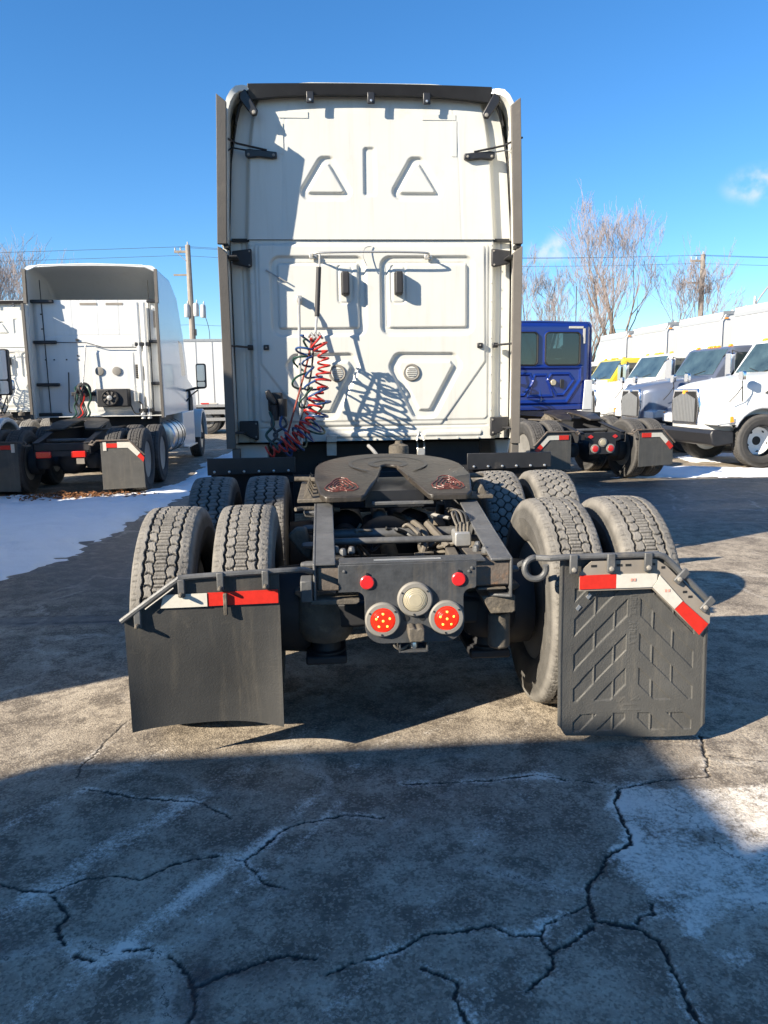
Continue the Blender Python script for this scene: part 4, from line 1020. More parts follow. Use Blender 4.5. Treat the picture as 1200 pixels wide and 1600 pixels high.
for x, z in ((-0.203, 0.750), (0.190, 0.752)):
    MB().lathe([(0.030, 0), (0.030, 0.007), (0.026, 0.010), (0, 0.010)], (x, 3.176, z), (0, -1, 0), 30).build('red_reflector', 'reflector', lp)
    MB().cyl((x, 3.176, z + 0.036), (x, 3.168, z + 0.036), 0.006, n=8).build('screw', 'black', lp)
for x, z in ((-0.037, 0.586), (0.032, 0.586)):
    MB().lathe([(0.013, 0), (0.013, 0.003), (0.0125, 0.003), (0.0, 0.0025)], (x, 3.1765, z), (0, -1, 0), 20).build('plate_hole', 'seal', lp)
bolts(lp, [(0.247, 3.176, 0.80), (-0.30, 3.176, 0.80), (0.235, 3.176, 0.785)], (0, -1, 0), 0.007, 0.006, 'frame')
hk = MB().prism([(-0.035, 0.562), (-0.012, 0.566), (0.0, 0.555), (0.012, 0.564), (0.034, 0.560), (0.034, 0.505), (0.020, 0.500), (-0.030, 0.502), (-0.036, 0.535)], 'y', 3.10, 3.176).build('socket_bracket', 'cast', lp, 0.006)
MB().box(-0.065, 0.058, 3.19, 3.30, 0.425, 0.434).build('lower_bracket', 'plate', tr, 0.002)
MB().box(-0.068, -0.060, 3.19, 3.30, 0.425, 0.485).build('lower_bracket', 'plate', tr, 0.002)
MB().box(0.052, 0.060, 3.19, 3.30, 0.425, 0.485).build('lower_bracket', 'plate', tr, 0.002)
MB().lathe([(0.022, 0), (0.022, 0.03), (0.012, 0.045)], (0.0, 3.24, 0.434), (0, 0, 1), 14).build('socket', 'alu', tr)
MB().tube(catmull([(-0.095, 3.2, 0.485), (-0.085, 3.19, 0.455), (-0.055, 3.2, 0.44), (-0.01, 3.25, 0.45)], 6), 0.006, 6).build('wire_loom', 'hose_dusty', tr)
# air springs and their pedestals
for y in (3.52, 4.85):
    for s in (-1, 1):
        MB().lathe([(0.105, 0), (0.118, 0.02), (0.134, 0.05), (0.140, 0.10), (0.136, 0.17), (0.125, 0.205), (0.105, 0.225)], (s * 0.385, y, 0.405), (0, 0, 1), 30).build('air_spring', 'blackdull' if s > 0 else 'cast', tr)  # left springs take the tan casting colour to look sunlit
        MB().lathe([(0.09, 0), (0.09, 0.015), (0.07, 0.02), (0.06, 0.07), (0.085, 0.075)], (s * 0.385, y, 0.335), (0, 0, 1), 24).build('pedestal', 'blackdull', tr)
        MB().prism([(s * 0.24, 0.655), (s * 0.52, 0.655), (s * 0.525, 0.64), (s * 0.50, 0.625), (s * 0.26, 0.625)], 'y', y - 0.09, y + 0.12).build('spring_plate', 'cast', tr, 0.006)
        MB().box(*sorted((s * 0.29, s * 0.48)), y - 0.10, y + 0.55, 0.30, 0.34).build('spring_beam', 'blackdull', tr, 0.01)
# rusty hanger faces on the rail tails, shock absorbers, brake chambers
MB().prism([(-0.45, 0.652), (-0.25, 0.650), (-0.235, 0.66), (-0.235, 0.675), (-0.44, 0.672)], 'y', 3.19, 3.30).build('tail_flange', 'cast', tr, 0.004)
MB().box(-0.487, -0.436, 3.19, 3.30, 0.665, 0.76).build('rail_gusset', 'frame', tr, 0.006)
MB().prism([(0.30, 0.655), (0.452, 0.655), (0.455, 0.585), (0.44, 0.575), (0.345, 0.575)], 'y', 3.23, 3.38).build('spring_bracket', 'cast', tr, 0.006)
MB().lathe([(0.042, 0), (0.05, 0.01), (0.05, 0.15), (0.042, 0.16)], (0.40, 3.32, 0.395), (0, 0, 1), 24).build('shock_can', 'cast', tr)
for s in (-1, 1):
    for y in (3.95, 5.2):
        MB().cyl((s * 0.36, y, 0.42), (s * 0.40, y - 0.12, 0.80), 0.032).build('shock_absorber', 'cast', tr)
        MB().lathe([(0.06, 0), (0.085, 0.02), (0.09, 0.07), (0.085, 0.13), (0.06, 0.15)], (s * 0.25, y - 0.1, 0.56), (0, 1, 0.1), 20).build('brake_chamber', 'blackdull', tr)
for y, z, r_ in ((3.72, 0.822, 0.017), (4.02, 0.80, 0.03)):
    MB().cyl((-0.40, y, z), (0.40, y, z), r_).build('cross_tube', 'frame', tr)
for y in (5.3, 6.1):
    MB().box(-0.415, 0.415, y, y + 0.10, 0.74, 0.92).build('cross_member', 'blackdull', tr, 0.01)
MB().box(-0.13, 0.20, 3.99, 4.02, 0.957, 0.975).build('cross_member', 'frame', tr, 0.004)
for x, y0, y1, z in ((-0.24, 5.35, 6.2, 0.60), (0.24, 5.35, 6.2, 0.60), (0.0, 5.4, 6.3, 0.42)):
    MB().lathe([(0.08, 0), (0.125, 0.03), (0.13, 0.06), (0.13, y1 - y0 - 0.06), (0.125, y1 - y0 - 0.03), (0.08, y1 - y0)], (x, y0, z), (0, 1, 0), 24).build('air_tank', 'blackdull', tr)
for y in (3.86, 4.30, 5.15):
    MB().box(-0.415, 0.415, y, y + 0.05, 0.40, 0.62).build('suspension_beam', 'blackdull', tr, 0.01)
MB().box(-0.34, 0.34, 3.40, 3.46, 0.48, 0.60).build('torque_box', 'blackdull', tr, 0.015)
MB().cyl((0.0, 4.0, 0.55), (0.0, 6.6, 0.78), 0.05).build('drive_shaft', 'cast', tr)
# hoses and wiring inside the frame bay
rr = random.Random(3)
for k in range(16):
    s = rr.choice((-1, 1)); x0 = rr.uniform(0.05, 0.33) * s; y0 = rr.uniform(3.75, 4.4)
    pts = [(x0, y0, rr.uniform(0.68, 0.86))]
    for j in range(4): pts.append((max(-.33, min(.33, pts[-1][0] + rr.uniform(-.10, .10))), pts[-1][1] + rr.uniform(-.10, .16), max(.55, min(.86, pts[-1][2] + rr.uniform(-.09, .06)))))
    MB().tube(catmull(pts, 6), rr.choice((0.008, 0.010, 0.014)), 6).build('chassis_hose', rr.choice(('hose_black', 'hose_dusty', 'hose_dusty', 'hose_black')), tr)
MB().tube(catmull([(0.02, 4.30, 0.86), (0.10, 4.1, 0.845), (0.15, 3.95, 0.80), (0.12, 3.85, 0.72), (0.08, 3.75, 0.66)], 8), 0.016, 8).build('air_line', 'hose_dusty', tr)
MB().tube(catmull([(0.05, 4.35, 0.92), (0.14, 4.22, 0.90), (0.22, 4.15, 0.875), (0.29, 4.05, 0.87)], 8), 0.010, 8).build('air_line', 'galv', tr)
MB().tube(catmull([(0.17, 4.05, 0.84), (0.21, 3.92, 0.80), (0.25, 3.80, 0.76)], 8), 0.022, 8).build('air_line', 'hose_dusty', tr)
vb = MB().prism(rrect(0.25, 0.33, 0.80, 0.87, 0.012), 'y', 3.62, 3.74).build('valve_block', 'galv', tr, 0.006)
for k in range(4): MB().cyl((0.265 + 0.018 * k, 3.66, 0.87), (0.265 + 0.018 * k, 3.66, 0.905 + 0.01 * (k % 2)), 0.008, n=6).build('fitting', 'hose_dusty', vb)
for k in range(4): MB().tube(catmull([(0.262 + 0.018 * k, 3.66, 0.90), (0.25 + 0.02 * k, 3.72, 0.95), (0.29, 3.85 + 0.05 * k, 0.93), (0.31, 4.0 + 0.1 * k, 0.88)], 6), 0.006, 6).build('nylon_line', 'hose_black' if k % 2 else 'hose_dusty', tr)
MB().prism([(3.36, 0.70), (3.62, 0.72), (3.62, 0.80), (3.42, 0.78)], 'x', 0.20, 0.25).build('hanger_bracket', 'cast', tr, 0.006)
# bolts along the outside of the left rail and on the right corner
bolts(tr, [(-0.434, 3.25 + 0.11 * k, 0.72 + 0.022 * k + 0.05 * (k % 2)) for k in range(9)], (-1, 0, 0), 0.017, 0.055, 'frame')
bolts(tr, [(0.434, 3.3 + 0.16 * k, 0.76 + 0.02 * k) for k in range(6)], (1, 0, 0), 0.017, 0.05, 'frame')
bolts(tr, [(0.30, 3.36, 0.83), (0.335, 3.33, 0.83), (0.32, 3.42, 0.835), (-0.30, 3.36, 0.832), (-0.26, 3.40, 0.832), (-0.33, 3.42, 0.832)], (0, 0, 1), 0.016, 0.03, 'frame')
MB().box(0.25, 0.40, 3.30, 3.44, 0.825, 0.832).build('corner_plate', 'cast', tr, 0.002)
MB().prism([(-0.56, 0.86), (-0.52, 0.90), (-0.47, 0.90), (-0.44, 0.80), (-0.45, 0.74), (-0.49, 0.76)], 'y', 3.68, 3.75).build('rail_hook', 'cast', tr, 0.012)
# quarter fenders ahead of the drive wheels
for s in (-1, 1):
    xa, xb = sorted((s * 0.63 + 0.04, s * 1.26 + 0.04))
    fp = MB().prism([(xa, 1.088), (xb, 1.088), (xb, 0.975), (xa, 0.965)], 'y', 5.585, 5.60).build('quarter_fender', 'black', tr, 0.004)
    bolts(fp, [(xa + 0.05 + (xb - xa - 0.1) * k / 5, 5.585, 0.99) for k in range(6)], (0, -1, 0), 0.010, 0.012)
    arcp = [(5.60 + 0.02, 0.975), (5.63, 0.93), (5.66, 0.82), (5.67, 0.6), (5.66, 0.40), (5.68, 0.40), (5.69, 0.6), (5.68, 0.83), (5.64, 0.97)]
    MB().prism(arcp, 'x', xa + 0.02, xb - 0.02).build('fender_panel', 'black', tr)
    MB().box(*sorted((s * 0.43, s * 0.70)), 5.62, 5.66, 0.90, 0.95).build('fender_arm', 'black', tr, 0.004)

# mud flaps -------------------------------------------------------------
def flap_grid(root, x0, x1, ztop, zbot, yfun, hfun, outline, m, nx=150, nz=170, th=0.010):
    xs = np.linspace(x0, x1, nx); f = np.linspace(0, 1, nz); X, Fv = np.meshgrid(xs, f)
    U = (X - x0) / (x1 - x0)
    zt = np.interp(xs, [p[0] for p in outline], [p[1] for p in outline])[None, :] * np.ones((nz, 1))
    Z = zt + (zbot(U) - zt) * Fv
    Y = yfun(U, Z)
    hgt = hfun(U, Z)
    # front and back sheet joined round the rim: one closed grid
    Xc = np.concatenate([X[:, :1], X, X[:, -1:], X[:, ::-1], X[:, :1]], 1) 
    Yf = Y - hgt; Yb = Y + th
    Yc = np.concatenate([Yb[:, :1], Yf, Yb[:, -1:], Yb[:, ::-1], Yb[:, :1]], 1)
    Zc = np.concatenate([Z[:, :1], Z, Z[:, -1:], Z[:, ::-1], Z[:, :1]], 1)
    top_ = (Xc[:1], np.repeat(Yc[:1].mean(), Xc.shape[1])[None], Zc[:1]); 
    return grid_mesh('mud_flap', Xc, Yc, Zc, m, root, smooth=45)

fl = flap_grid(tr, -1.192, -0.567, 0.80, lambda U: 0.168 + 0.02 * (1 - U) * 0 + 0.012 * np.sin(3.1 * U), lambda U, Z: 3.06 + 0.06 * (1 - (2 * U - 0.95) ** 2) * sstep(0.75, 0.15, Z) + 0.01 * U + 0.006 * np.sin(9 * U + 1) * sstep(0.8, 0.2, Z), lambda U, Z: 0.0006 * vnoise(U * 9, Z * 9, 8, 3), [(-1.192, 0.648), (-0.965, 0.808), (-0.567, 0.826)], 'flap2', 60, 60, 0.008)
def chev(U, Z):
    x = 320 + U * 758; y = 590 + (0.848 - Z) / 0.820 * 935     # working units of the moulding drawing
    xm = np.where(x > 702, 1404 - x, x)
    tt = (y + xm - 1475) % 175
    d = np.minimum(tt, 87 - tt)
    e = np.full(x.shape, 99.0)
    for a, b_ in ((397, 503), (509, 603), (609, 670)):
        e = np.where((xm >= a) & (xm <= b_), np.minimum(xm - a, b_ - xm), e) if False else np.maximum(np.where(e == 99.0, -99, e), np.minimum(xm - a, b_ - xm))
    dy = np.maximum(np.minimum(y - 745, 1320 - y), np.minimum(y - 1388, 1476 - y))
    q = np.minimum(np.minimum(d, e), dy)
    h = -0.0050 * sstep(-1.0, 2.5, q)
    # raised moulded strokes on the middle rib (worn lettering running down the flap)
    gl_ = np.zeros(x.shape); r2 = random.Random(11)
    for k in range(15):
        if k == 8: continue
        y0 = 742 + k * 20
        for st in ([(684, y0, 684, y0 + 13), (684, y0, 712, y0)], [(684, y0 + 2, 712, y0 + 2), (712, y0 + 2, 712, y0 + 12), (684, y0 + 12, 712, y0 + 12)], [(684, y0 + 7, 712, y0 + 7), (698, y0 + 1, 698, y0 + 13)], [(684, y0, 712, y0 + 6), (712, y0 + 6, 684, y0 + 12)])[r2.randrange(4)]:
            dd, _ = seg_dist(x, y, [(st[0], st[1]), (st[2], st[3])]); gl_ = np.maximum(gl_, 1 - sstep(1.5, 4.5, dd))
    for ax, ay, bx, by in ((640, 1330, 665, 1305), (665, 1305, 690, 1330), (690, 1330, 730, 1305), (660, 1345, 720, 1345), (680, 1318, 705, 1345), (705, 1318, 740, 1318), (650, 1372, 745, 1372)):
        dd, _ = seg_dist(x, y, [(ax, ay), (bx, by)]); gl_ = np.maximum(gl_, 0.7 * (1 - sstep(1.5, 5, dd)))
    h = h + 0.0016 * gl_
    h += 0.0025 * (1 - sstep(3, 9, np.minimum(np.abs(x - 330), np.abs(x - 1066))))
    return h + 0.0006 * vnoise(U * 14, Z * 18, 15, 4)
fr_ = flap_grid(tr, 0.610, 1.262, 0.84, lambda U: 0.062 + 0.045 * sstep(0.06, 0.0, U) + 0.05 * sstep(0.93, 1.0, U) - 0.012 * np.sin(3.14 * U) - 0.02 * U, lambda U, Z: 3.095 - 0.015 * sstep(0.5, 0.05, Z) + 0.012 * np.sin(5 * U), chev, [(0.610, 0.845), (1.045, 0.845), (1.262, 0.60)], 'flap', 230, 270, 0.012)

# hanger of the left flap: bent bar with clips
hb = MB().tube(catmull([(-0.44, 3.19, 0.80), (-0.47, 3.13, 0.824), (-0.53, 3.075, 0.836), (-0.75, 3.06, 0.832), (-0.945, 3.055, 0.824), (-0.975, 3.052, 0.812), (-1.10, 3.05, 0.724), (-1.20, 3.048, 0.652)], 6), 0.0125, 8).build('flap_hanger', 'frame', tr)
for x, z, a in ((-0.62, 0.815, 0), (-0.80, 0.812, 0), (-0.955, 0.790, 0), (-1.135, 0.668, 0)):
    cl = MB().box(x - 0.014, x + 0.014, 3.040, 3.066, z - 0.045, z + 0.03).build('hanger_clip', 'frame', tr, 0.004)
    bolts(cl, [(x, 3.040, z - 0.032)], (0, -1, 0), 0.009, 0.03, 'cast')
MB().box(-0.792, -0.776, 3.040, 3.056, 0.665, 0.755).build('bare_bolt', 'cast', tr, 0.003)
MB().tube([(-0.985, 3.045, 0.785), (-1.05, 3.042, 0.738), (-1.10, 3.040, 0.702)], 0.004, 6).build('bright_rod', 'ring', tr)
def tape(root, poly, y0, y1, m):
    MB().prism(poly, 'y', y0, y1).build('reflective_tape', m, root)
tape(tr, [(-1.043, 0.700), (-0.857, 0.702), (-0.857, 0.757), (-1.030, 0.755)], 3.0535, 3.0565, 'twhite')
tape(tr, [(-0.855, 0.702), (-0.572, 0.706), (-0.572, 0.762), (-0.855, 0.757)], 3.057, 3.0615, 'tred')
# hanger of the right flap: pigtail, bar, clips, steel backing and tape
pts = []
for i in range(20):
    a = R(200 - 17 * i); pts.append((0.535 + 0.048 * math.cos(a + 2.2), 3.11 - 0.0012 * i, 0.805 + 0.048 * math.sin(a + 2.2)))
pts = [(0.505 + 0.045 * math.cos(R(a)), 3.125 - 0.02 * (a + 20) / 320, 0.803 + 0.045 * math.sin(R(a))) for a in range(380, 79, -15)]
pts += [(0.56, 3.075, 0.852), (0.62, 3.075, 0.856), (0.80, 3.075, 0.856), (1.02, 3.075, 0.856), (1.05, 3.075, 0.845), (1.09, 3.075, 0.81), (1.20, 3.075, 0.70), (1.268, 3.075, 0.632)]
MB().tube(pts, 0.0135, 10).build('flap_hanger', 'frame', tr)
MB().tube([(0.46, 3.18, 0.80), (0.452, 3.16, 0.81), (0.463, 3.13, 0.826)], 0.013, 8).build('hanger_end', 'frame', tr)
bp = MB().prism([(0.702, 0.805), (0.735, 0.835), (1.015, 0.835), (1.06, 0.805), (1.262, 0.605), (1.262, 0.548), (1.225, 0.492), (1.0, 0.708), (0.685, 0.708), (0.685, 0.785)], 'y', 3.072, 3.078).build('tape_backing', 'backing', tr)
for x, z in ((0.655, 0.835), (0.815, 0.835), (0.975, 0.835)):
    cl = MB().box(x - 0.017, x + 0.017, 3.055, 3.070, z - 0.048, z + 0.033).build('hanger_clip', 'frame', tr, 0.004)
    bolts(cl, [(x, 3.055, z - 0.03)], (0, -1, 0), 0.011, 0.012, 'ring')
for x, z in ((1.115, 0.755), (1.235, 0.628)):
    p = [(x - 0.028, z - 0.010), (x - 0.005, z - 0.032), (x + 0.045, z + 0.020), (x + 0.022, z + 0.045)]
    cl = MB().prism(p, 'y', 3.055, 3.070).build('hanger_clip', 'frame', tr, 0.004)
    bolts(cl, [(x - 0.004, 3.055, z - 0.004)], (0, -1, 0), 0.011, 0.012, 'ring')
for x, z, w in ((0.745, 0.815, .012), (0.855, 0.815, .012), (0.893, 0.815, .012), (0.998, 0.815, .012), (1.045, 0.80, .008), (1.145, 0.690, .009), (1.17, 0.668, .009)):
    MB().box(x - w, x + w, 3.0705, 3.0725, z - 0.005, z + 0.005).build('slot', 'seal', bp)
for x, z in ((0.737, 0.677), (0.693, 0.628)):
    MB().prism([(x - 0.012, z - 0.004), (x - 0.002, z - 0.014), (x + 0.012, z + 0.004), (x + 0.002, z + 0.014)], 'y', 3.0985, 3.106).build('slot', 'bolt', tr)
tape(tr, [(0.686, 0.717), (0.842, 0.717), (0.842, 0.778), (0.686, 0.776)], 3.067, 3.071, 'tred')
tape(tr, [(0.8425, 0.717), (0.997, 0.717), (1.019, 0.745), (1.019, 0.776), (0.8425, 0.778)], 3.067, 3.071, 'twhite')
tape(tr, [(1.000, 0.717), (1.101, 0.618), (1.135, 0.652), (1.030, 0.768), (1.021, 0.745)], 3.066, 3.070, 'twhite')
tape(tr, [(1.1015, 0.6175), (1.216, 0.498), (1.254, 0.546), (1.136, 0.651)], 3.067, 3.071, 'tred')
for x, z in ((0.915, 0.752), (1.066, 0.700)):
    for k in range(2):
        MB().box(x - 0.012 + 0.014 * k, x - 0.003 + 0.014 * k, 3.0645, 3.066, z - 0.006, z + 0.006).build('tape_print', 'faintred', tr)

# ------------------------------------------------------------------ background tractors
def simple_flap(root, s, style, z0=0.12, m='flap'):
    x0, x1 = 0.61, 1.24
    P = lambda pts: [(s * u, w) for u, w in pts]
    f = MB().prism(P([(x0, 0.845), (1.03, 0.845), (x1, 0.63), (x1 + 0.01, z0 + 0.02), (x0, z0)]), 'y', 3.09, 3.104).build('mud_flap', m, root, 0.003)
    MB().tube([(s * 0.43, 3.14, 0.80), (s * 0.50, 3.10, 0.79), (s * 0.545, 3.09, 0.83), (s * 0.50, 3.085, 0.86), (s * 0.47, 3.085, 0.83), (s * 0.50, 3.08, 0.80), (s * 0.56, 3.075, 0.855), (s * 1.04, 3.075, 0.86), (s * 1.27, 3.075, 0.63)], 0.014, 6).build('flap_hanger', 'rusty', root)
    T = lambda pts, m_: MB().prism(P(pts), 'y', 3.080, 3.0885).build('reflective_tape', m_, root)
    if style == 'ends':     # white with red ends, bent round the corner
        T([(0.65, 0.70), (0.70, 0.70), (0.70, 0.83), (0.65, 0.83)], 'twhite'); T([(0.70, 0.745), (0.86, 0.745), (0.86, 0.81), (0.70, 0.81)], 'tred')
        T([(0.862, 0.74), (1.02, 0.74), (1.15, 0.61), (1.20, 0.66), (1.05, 0.83), (0.862, 0.83)], 'twhite'); T([(1.152, 0.608), (1.24, 0.52), (1.26, 0.585), (1.202, 0.658)], 'tred')
    else:
        T([(0.66, 0.73), (0.83, 0.73), (0.83, 0.80), (0.66, 0.80)], 'tred'); T([(0.832, 0.73), (0.99, 0.73), (1.015, 0.80), (0.832, 0.80)], 'twhite')
        T([(0.992, 0.73), (1.10, 0.62), (1.15, 0.67), (1.02, 0.798)], 'twhite'); T([(1.102, 0.618), (1.19, 0.52), (1.245, 0.57), (1.152, 0.668)], 'tred')
    return f

def gear(root, y1, rear=3.67, second=4.97, rim=None, front_y=10.6, rimf=None):
    rails(root, y1, 'blackdull'); axles(root, (rear, second)); fifth_wheel(root, False)
    drive_wheels(root, (rear, second), (TY_FAR, TY_FAR), (TY_FAR, TY_FAR), rim or RIM_DUAL)
    for s in (-1, 1): wheel(root, s * 1.04, front_y, 0.51, s, TY_FAR, rimf or RIM_ALU)
    MB().box(-0.415, 0.415, 3.22, 3.33, 0.70, 0.815).build('rear_cross_member', 'blackdull', root, 0.01)
    MB().cyl((-0.40, 3.8, 0.83), (0.40, 3.8, 0.83), 0.03).build('cross_tube', 'frame', root)
    for s in (-1, 1):
        MB().lathe([(0.105, 0), (0.134, 0.05), (0.140, 0.12), (0.125, 0.205), (0.105, 0.225)], (s * 0.385, 3.55, 0.405), (0, 0, 1), 20).build('air_spring', 'blackdull', root)

def extender2(root, s, x, y0, y1, z0, z1, m='white2', lean=0.0):
    e = MB().prism([(y0, z0), (y1, z0), (y1 - 0.02, z1), (y0, z1)], 'x', s * x, s * (x - 0.015)).build('side_extender', m, root)
    MB().prism([(y1 - 0.015, z0), (y1 - 0.055, z0), (y1 - 0.075, z1), (y1 - 0.035, z1)], 'x', s * (x + 0.02), s * (x - 0.03)).build('edge_trim', 'trim', e, 0.004)
    return e

# --- tractor at the left, open roof fairing ---------------------------------
ORG = Vector((0, 4.25, 0))
lt = empty('sleeper_tractor', (-4.45, 13.20, 0), R(1.4))
tag(lt, 'white sleeper tractor at left, hollow roof fairing and black fan unit on its wall', 'truck')
gear(lt, 9.5, front_y=10.45)
L2 = 5.80
def lt_h(X, Z):
    h = np.zeros(X.shape)
    d = sd_rrect(X, Z, -0.12, 0.62, 1.25, 2.32, 0.05); h += 0.010 * (1 - sstep(-0.012, 0.008, d))
    d = sd_rrect(X, Z, 0.60, 0.80, 1.7, 2.32, 0.03); h += 0.006 * ringbead(d, 0.012, 1)
    d = sd_rrect(X, Z, -0.05, 0.62, 2.40, 2.48, 0.02); h += 0.008 * (1 - sstep(-0.01, 0.006, d))
    for x in (-0.42, 0.03, 0.41): h -= 0.005 * (1 - sstep(0.002, 0.008, np.abs(X - x))) * (Z > 2.62)
    for x in (-0.95, 0.95): h -= 0.006 * (1 - sstep(0.003, 0.01, np.abs(X - x)))
    for z in (2.62, 2.70): h -= 0.005 * (1 - sstep(0.002, 0.009, np.abs(Z - z)))
    h -= 0.05 * sstep(1.0, 1.13, np.abs(X)) ** 2
    return h + 0.003 * vnoise(X * 2, Z * 2, 101, 3)
xs = np.linspace(-1.13, 1.13, 170); zs = np.linspace(1.17, 3.25, 150); X_, Z_ = np.meshgrid(xs, zs)
grid_mesh('rear_wall', X_, L2 - lt_h(X_, Z_), Z_, 'white2', lt)
def lring(y, k=1.0, top=3.86, bot=1.15, inset=0.0, w=1.16, cr=0.12):
    hw = (w - inset) * k; t_ = top - inset; pts = [(hw, bot), (hw, bot + (t_ - bot) * 0.35), (hw * 0.995, bot + (t_ - bot) * 0.6)]
    for a in range(0, 91, 15): pts.append((hw * 0.985 - cr + cr * math.cos(R(a)), t_ - cr * 0.8 - 0.03 + cr * 0.8 * math.sin(R(a))))
    pts.append((hw * 0.45, t_ - 0.005)); pts.append((0.02, t_))
    return [(x, y, z) for x, z in pts + [(-x, z) for x, z in pts[::-1]]]
MB().loft([lring(L2 + 1.35, 0.93, 3.30, 3.0, 0.03, cr=0.02), lring(L2 + 0.75, 0.97, 3.72, 2.6, 0.03), lring(L2 + 0.30, 1.0, 3.84, 1.2, 0.03), lring(L2 - 0.18, 1.0, 3.86, 1.16, 0.035), lring(L2 - 0.18), lring(L2 + 1.4, 0.975), lring(L2 + 2.3, 0.955, 3.62), lring(L2 + 3.0, 0.935, 2.95), lring(L2 + 3.45, 0.92, 2.30, 1.0), lring(L2 + 3.7, 0.90, 1.98, 0.85), lring(L2 + 5.2, 0.85, 1.72, 0.75), lring(L2 + 5.7, 0.74, 1.35, 0.6)], True, True, True).build('cab_shell', 'white2', lt, smooth=45)
MB().tube([(-1.10, L2 - 0.17, 3.74), (-0.9, L2 - 0.17, 3.83), (0.0, L2 - 0.17, 3.855), (0.9, L2 - 0.17, 3.83), (1.10, L2 - 0.17, 3.74)], 0.016, 6).build('roof_lip', 'white2', lt)
for s in (-1, 1):
    extender2(lt, s, 1.155, L2 - 0.10, L2 - 0.32, 1.12, 3.15)
    e = MB().prism([(L2 - 0.19, 3.17), (L2 - 0.28, 3.17), (L2 - 0.24, 3.76), (L2 - 0.19, 3.76)], 'x', s * 1.165, s * 1.11).build('edge_trim', 'trim', lt)
    for z in (3.22, 2.50, 1.74, 1.20):
        MB().box(*sorted((s * (0.72 if s < 0 else 0.92), s * 1.12)), L2 - 0.10, L2 - 0.02, z - 0.03, z + 0.03).build('stay_bar', 'black', lt, 0.015)
    MB().tube([(s * 0.93, L2 - 0.012, 1.2), (s * 0.95, L2 - 0.012, 3.6)], 0.008, 5).build('wall_seal', 'seal', lt)
for x in (0.752, 0.865):
    MB().tube([(x, L2 - 0.12, 3.19), (x, L2 - 0.12, 1.10)], 0.042, 14).build('stack_tube', 'white2', lt)
for z in (2.45, 1.25):
    MB().box(0.68, 0.93, L2 - 0.16, L2 - 0.0, z - 0.035, z + 0.035).build('tube_clamp', 'black', lt, 0.01)
for x in (-0.01, 0.30):
    lv = MB().lathe([(0.078, 0), (0.078, 0.02), (0.062, 0.024)], (x, L2 - 0.012, 1.975), (0, -1, 0), 28).build('round_vent', 'ring', lt)
    MB().lathe([(0.062, 0), (0.0, 0.004)], (x, L2 - 0.030, 1.975), (0, -1, 0), 24).build('vent_face', 'sticker', lv)
vt = MB().box(0.64, 0.735, L2 - 0.05, L2 + 0.0, 1.84, 2.09).build('vent', 'blackdull', lt, 0.012)
for k in range(6): MB().box(0.65, 0.725, L2 - 0.062, L2 - 0.05, 1.865 + k * 0.036, 1.878 + k * 0.036).build('slat', 'trim', vt)
fan = MB().box(-0.03, 0.53, L2 - 0.26, L2 - 0.02, 1.325, 1.65).build('condenser_box', 'blackdull', lt, 0.02)
MB().lathe([(0.145, 0), (0.150, 0.03), (0.135, 0.05), (0.12, 0.03), (0.0, 0.02)], (0.21, L2 - 0.26, 1.488), (0, -1, 0), 32).build('fan_shroud', 'black', fan)
for k in range(8):
    a = 2 * math.pi * k / 8
    MB().prism([(0.21 + 0.04 * math.cos(a), 1.488 + 0.04 * math.sin(a)), (0.21 + 0.12 * math.cos(a + 0.2), 1.488 + 0.12 * math.sin(a + 0.2)), (0.21 + 0.12 * math.cos(a + 0.55), 1.488 + 0.12 * math.sin(a + 0.55))], 'y', L2 - 0.30, L2 - 0.295).build('fan_blade', 'trim', fan)
MB().lathe([(0.05, 0), (0.045, 0.03), (0.0, 0.04)], (0.21, L2 - 0.30, 1.488), (0, -1, 0), 20).build('fan_hub', 'galv', fan)
MB().lathe([(0.05, 0), (0.05, 0.16), (0.03, 0.18)], (0.66, L2 - 0.18, 1.42), (0, 0, 1), 16).build('dryer_can', 'alu', lt)
MB().tube(catmull([(0.66, L2 - 0.16, 1.44), (0.76, L2 - 0.2, 1.36), (0.74, L2 - 0.2, 1.22), (0.62, L2 - 0.18, 1.2), (0.55, L2 - 0.2, 1.36)], 6), 0.012, 6).build('dryer_hose', 'hose_black', lt)
MB().box(-0.52, -0.10, L2 - 0.10, L2 - 0.02, 1.53, 1.60).build('coupling_bar', 'blackdull', lt, 0.01)
for k, (x, m_) in enumerate(((-0.42, 'hose_green'), (-0.36, 'hose_black'), (-0.30, 'hose_red'), (-0.24, 'hose_black'), (-0.18, 'hose_green'), (-0.27, 'hose_black'), (-0.33, 'hose_black'))):
    MB().tube(catmull([(-0.28, L2 - 0.12, 1.72), (x, L2 - 0.16 - 0.02 * k, 1.68), (x + 0.05 * (-1) ** k, L2 - 0.25, 1.5), (x - 0.03, L2 - 0.2, 1.34), (x + 0.02, L2 - 0.3, 1.20), (x - 0.1, L2 - 0.45, 1.08)], 6), 0.018, 6).build('hanging_hose', m_, lt)
MB().lathe([(0.11, 0), (0.14, 0.05), (0.10, 0.1)], (-0.28, L2 - 0.1, 1.64), (0, -1, 0), 18).build('hose_bundle', 'blackdull', lt)
MB().tube([(-0.20, L2 - 0.1, 2.45), (-0.28, L2 - 0.16, 1.75)], 0.013, 6).build('spring_mast', 'galv', lt)
MB().tube([(-0.95, L2 - 0.08, 2.50), (-0.2, L2 - 0.06, 2.49), (0.1, L2 - 0.05, 2.40), (0.7, L2 - 0.05, 2.40)], 0.008, 5).build('hose_bar', 'black', lt)
MB().tube(catmull([(-0.55, L2 - 0.05, 1.96), (-0.56, L2 - 0.08, 1.6), (-0.58, L2 - 0.08, 1.28), (-0.54, L2 - 0.08, 1.22)], 6), 0.012, 6).build('hook_rod', 'black', lt)
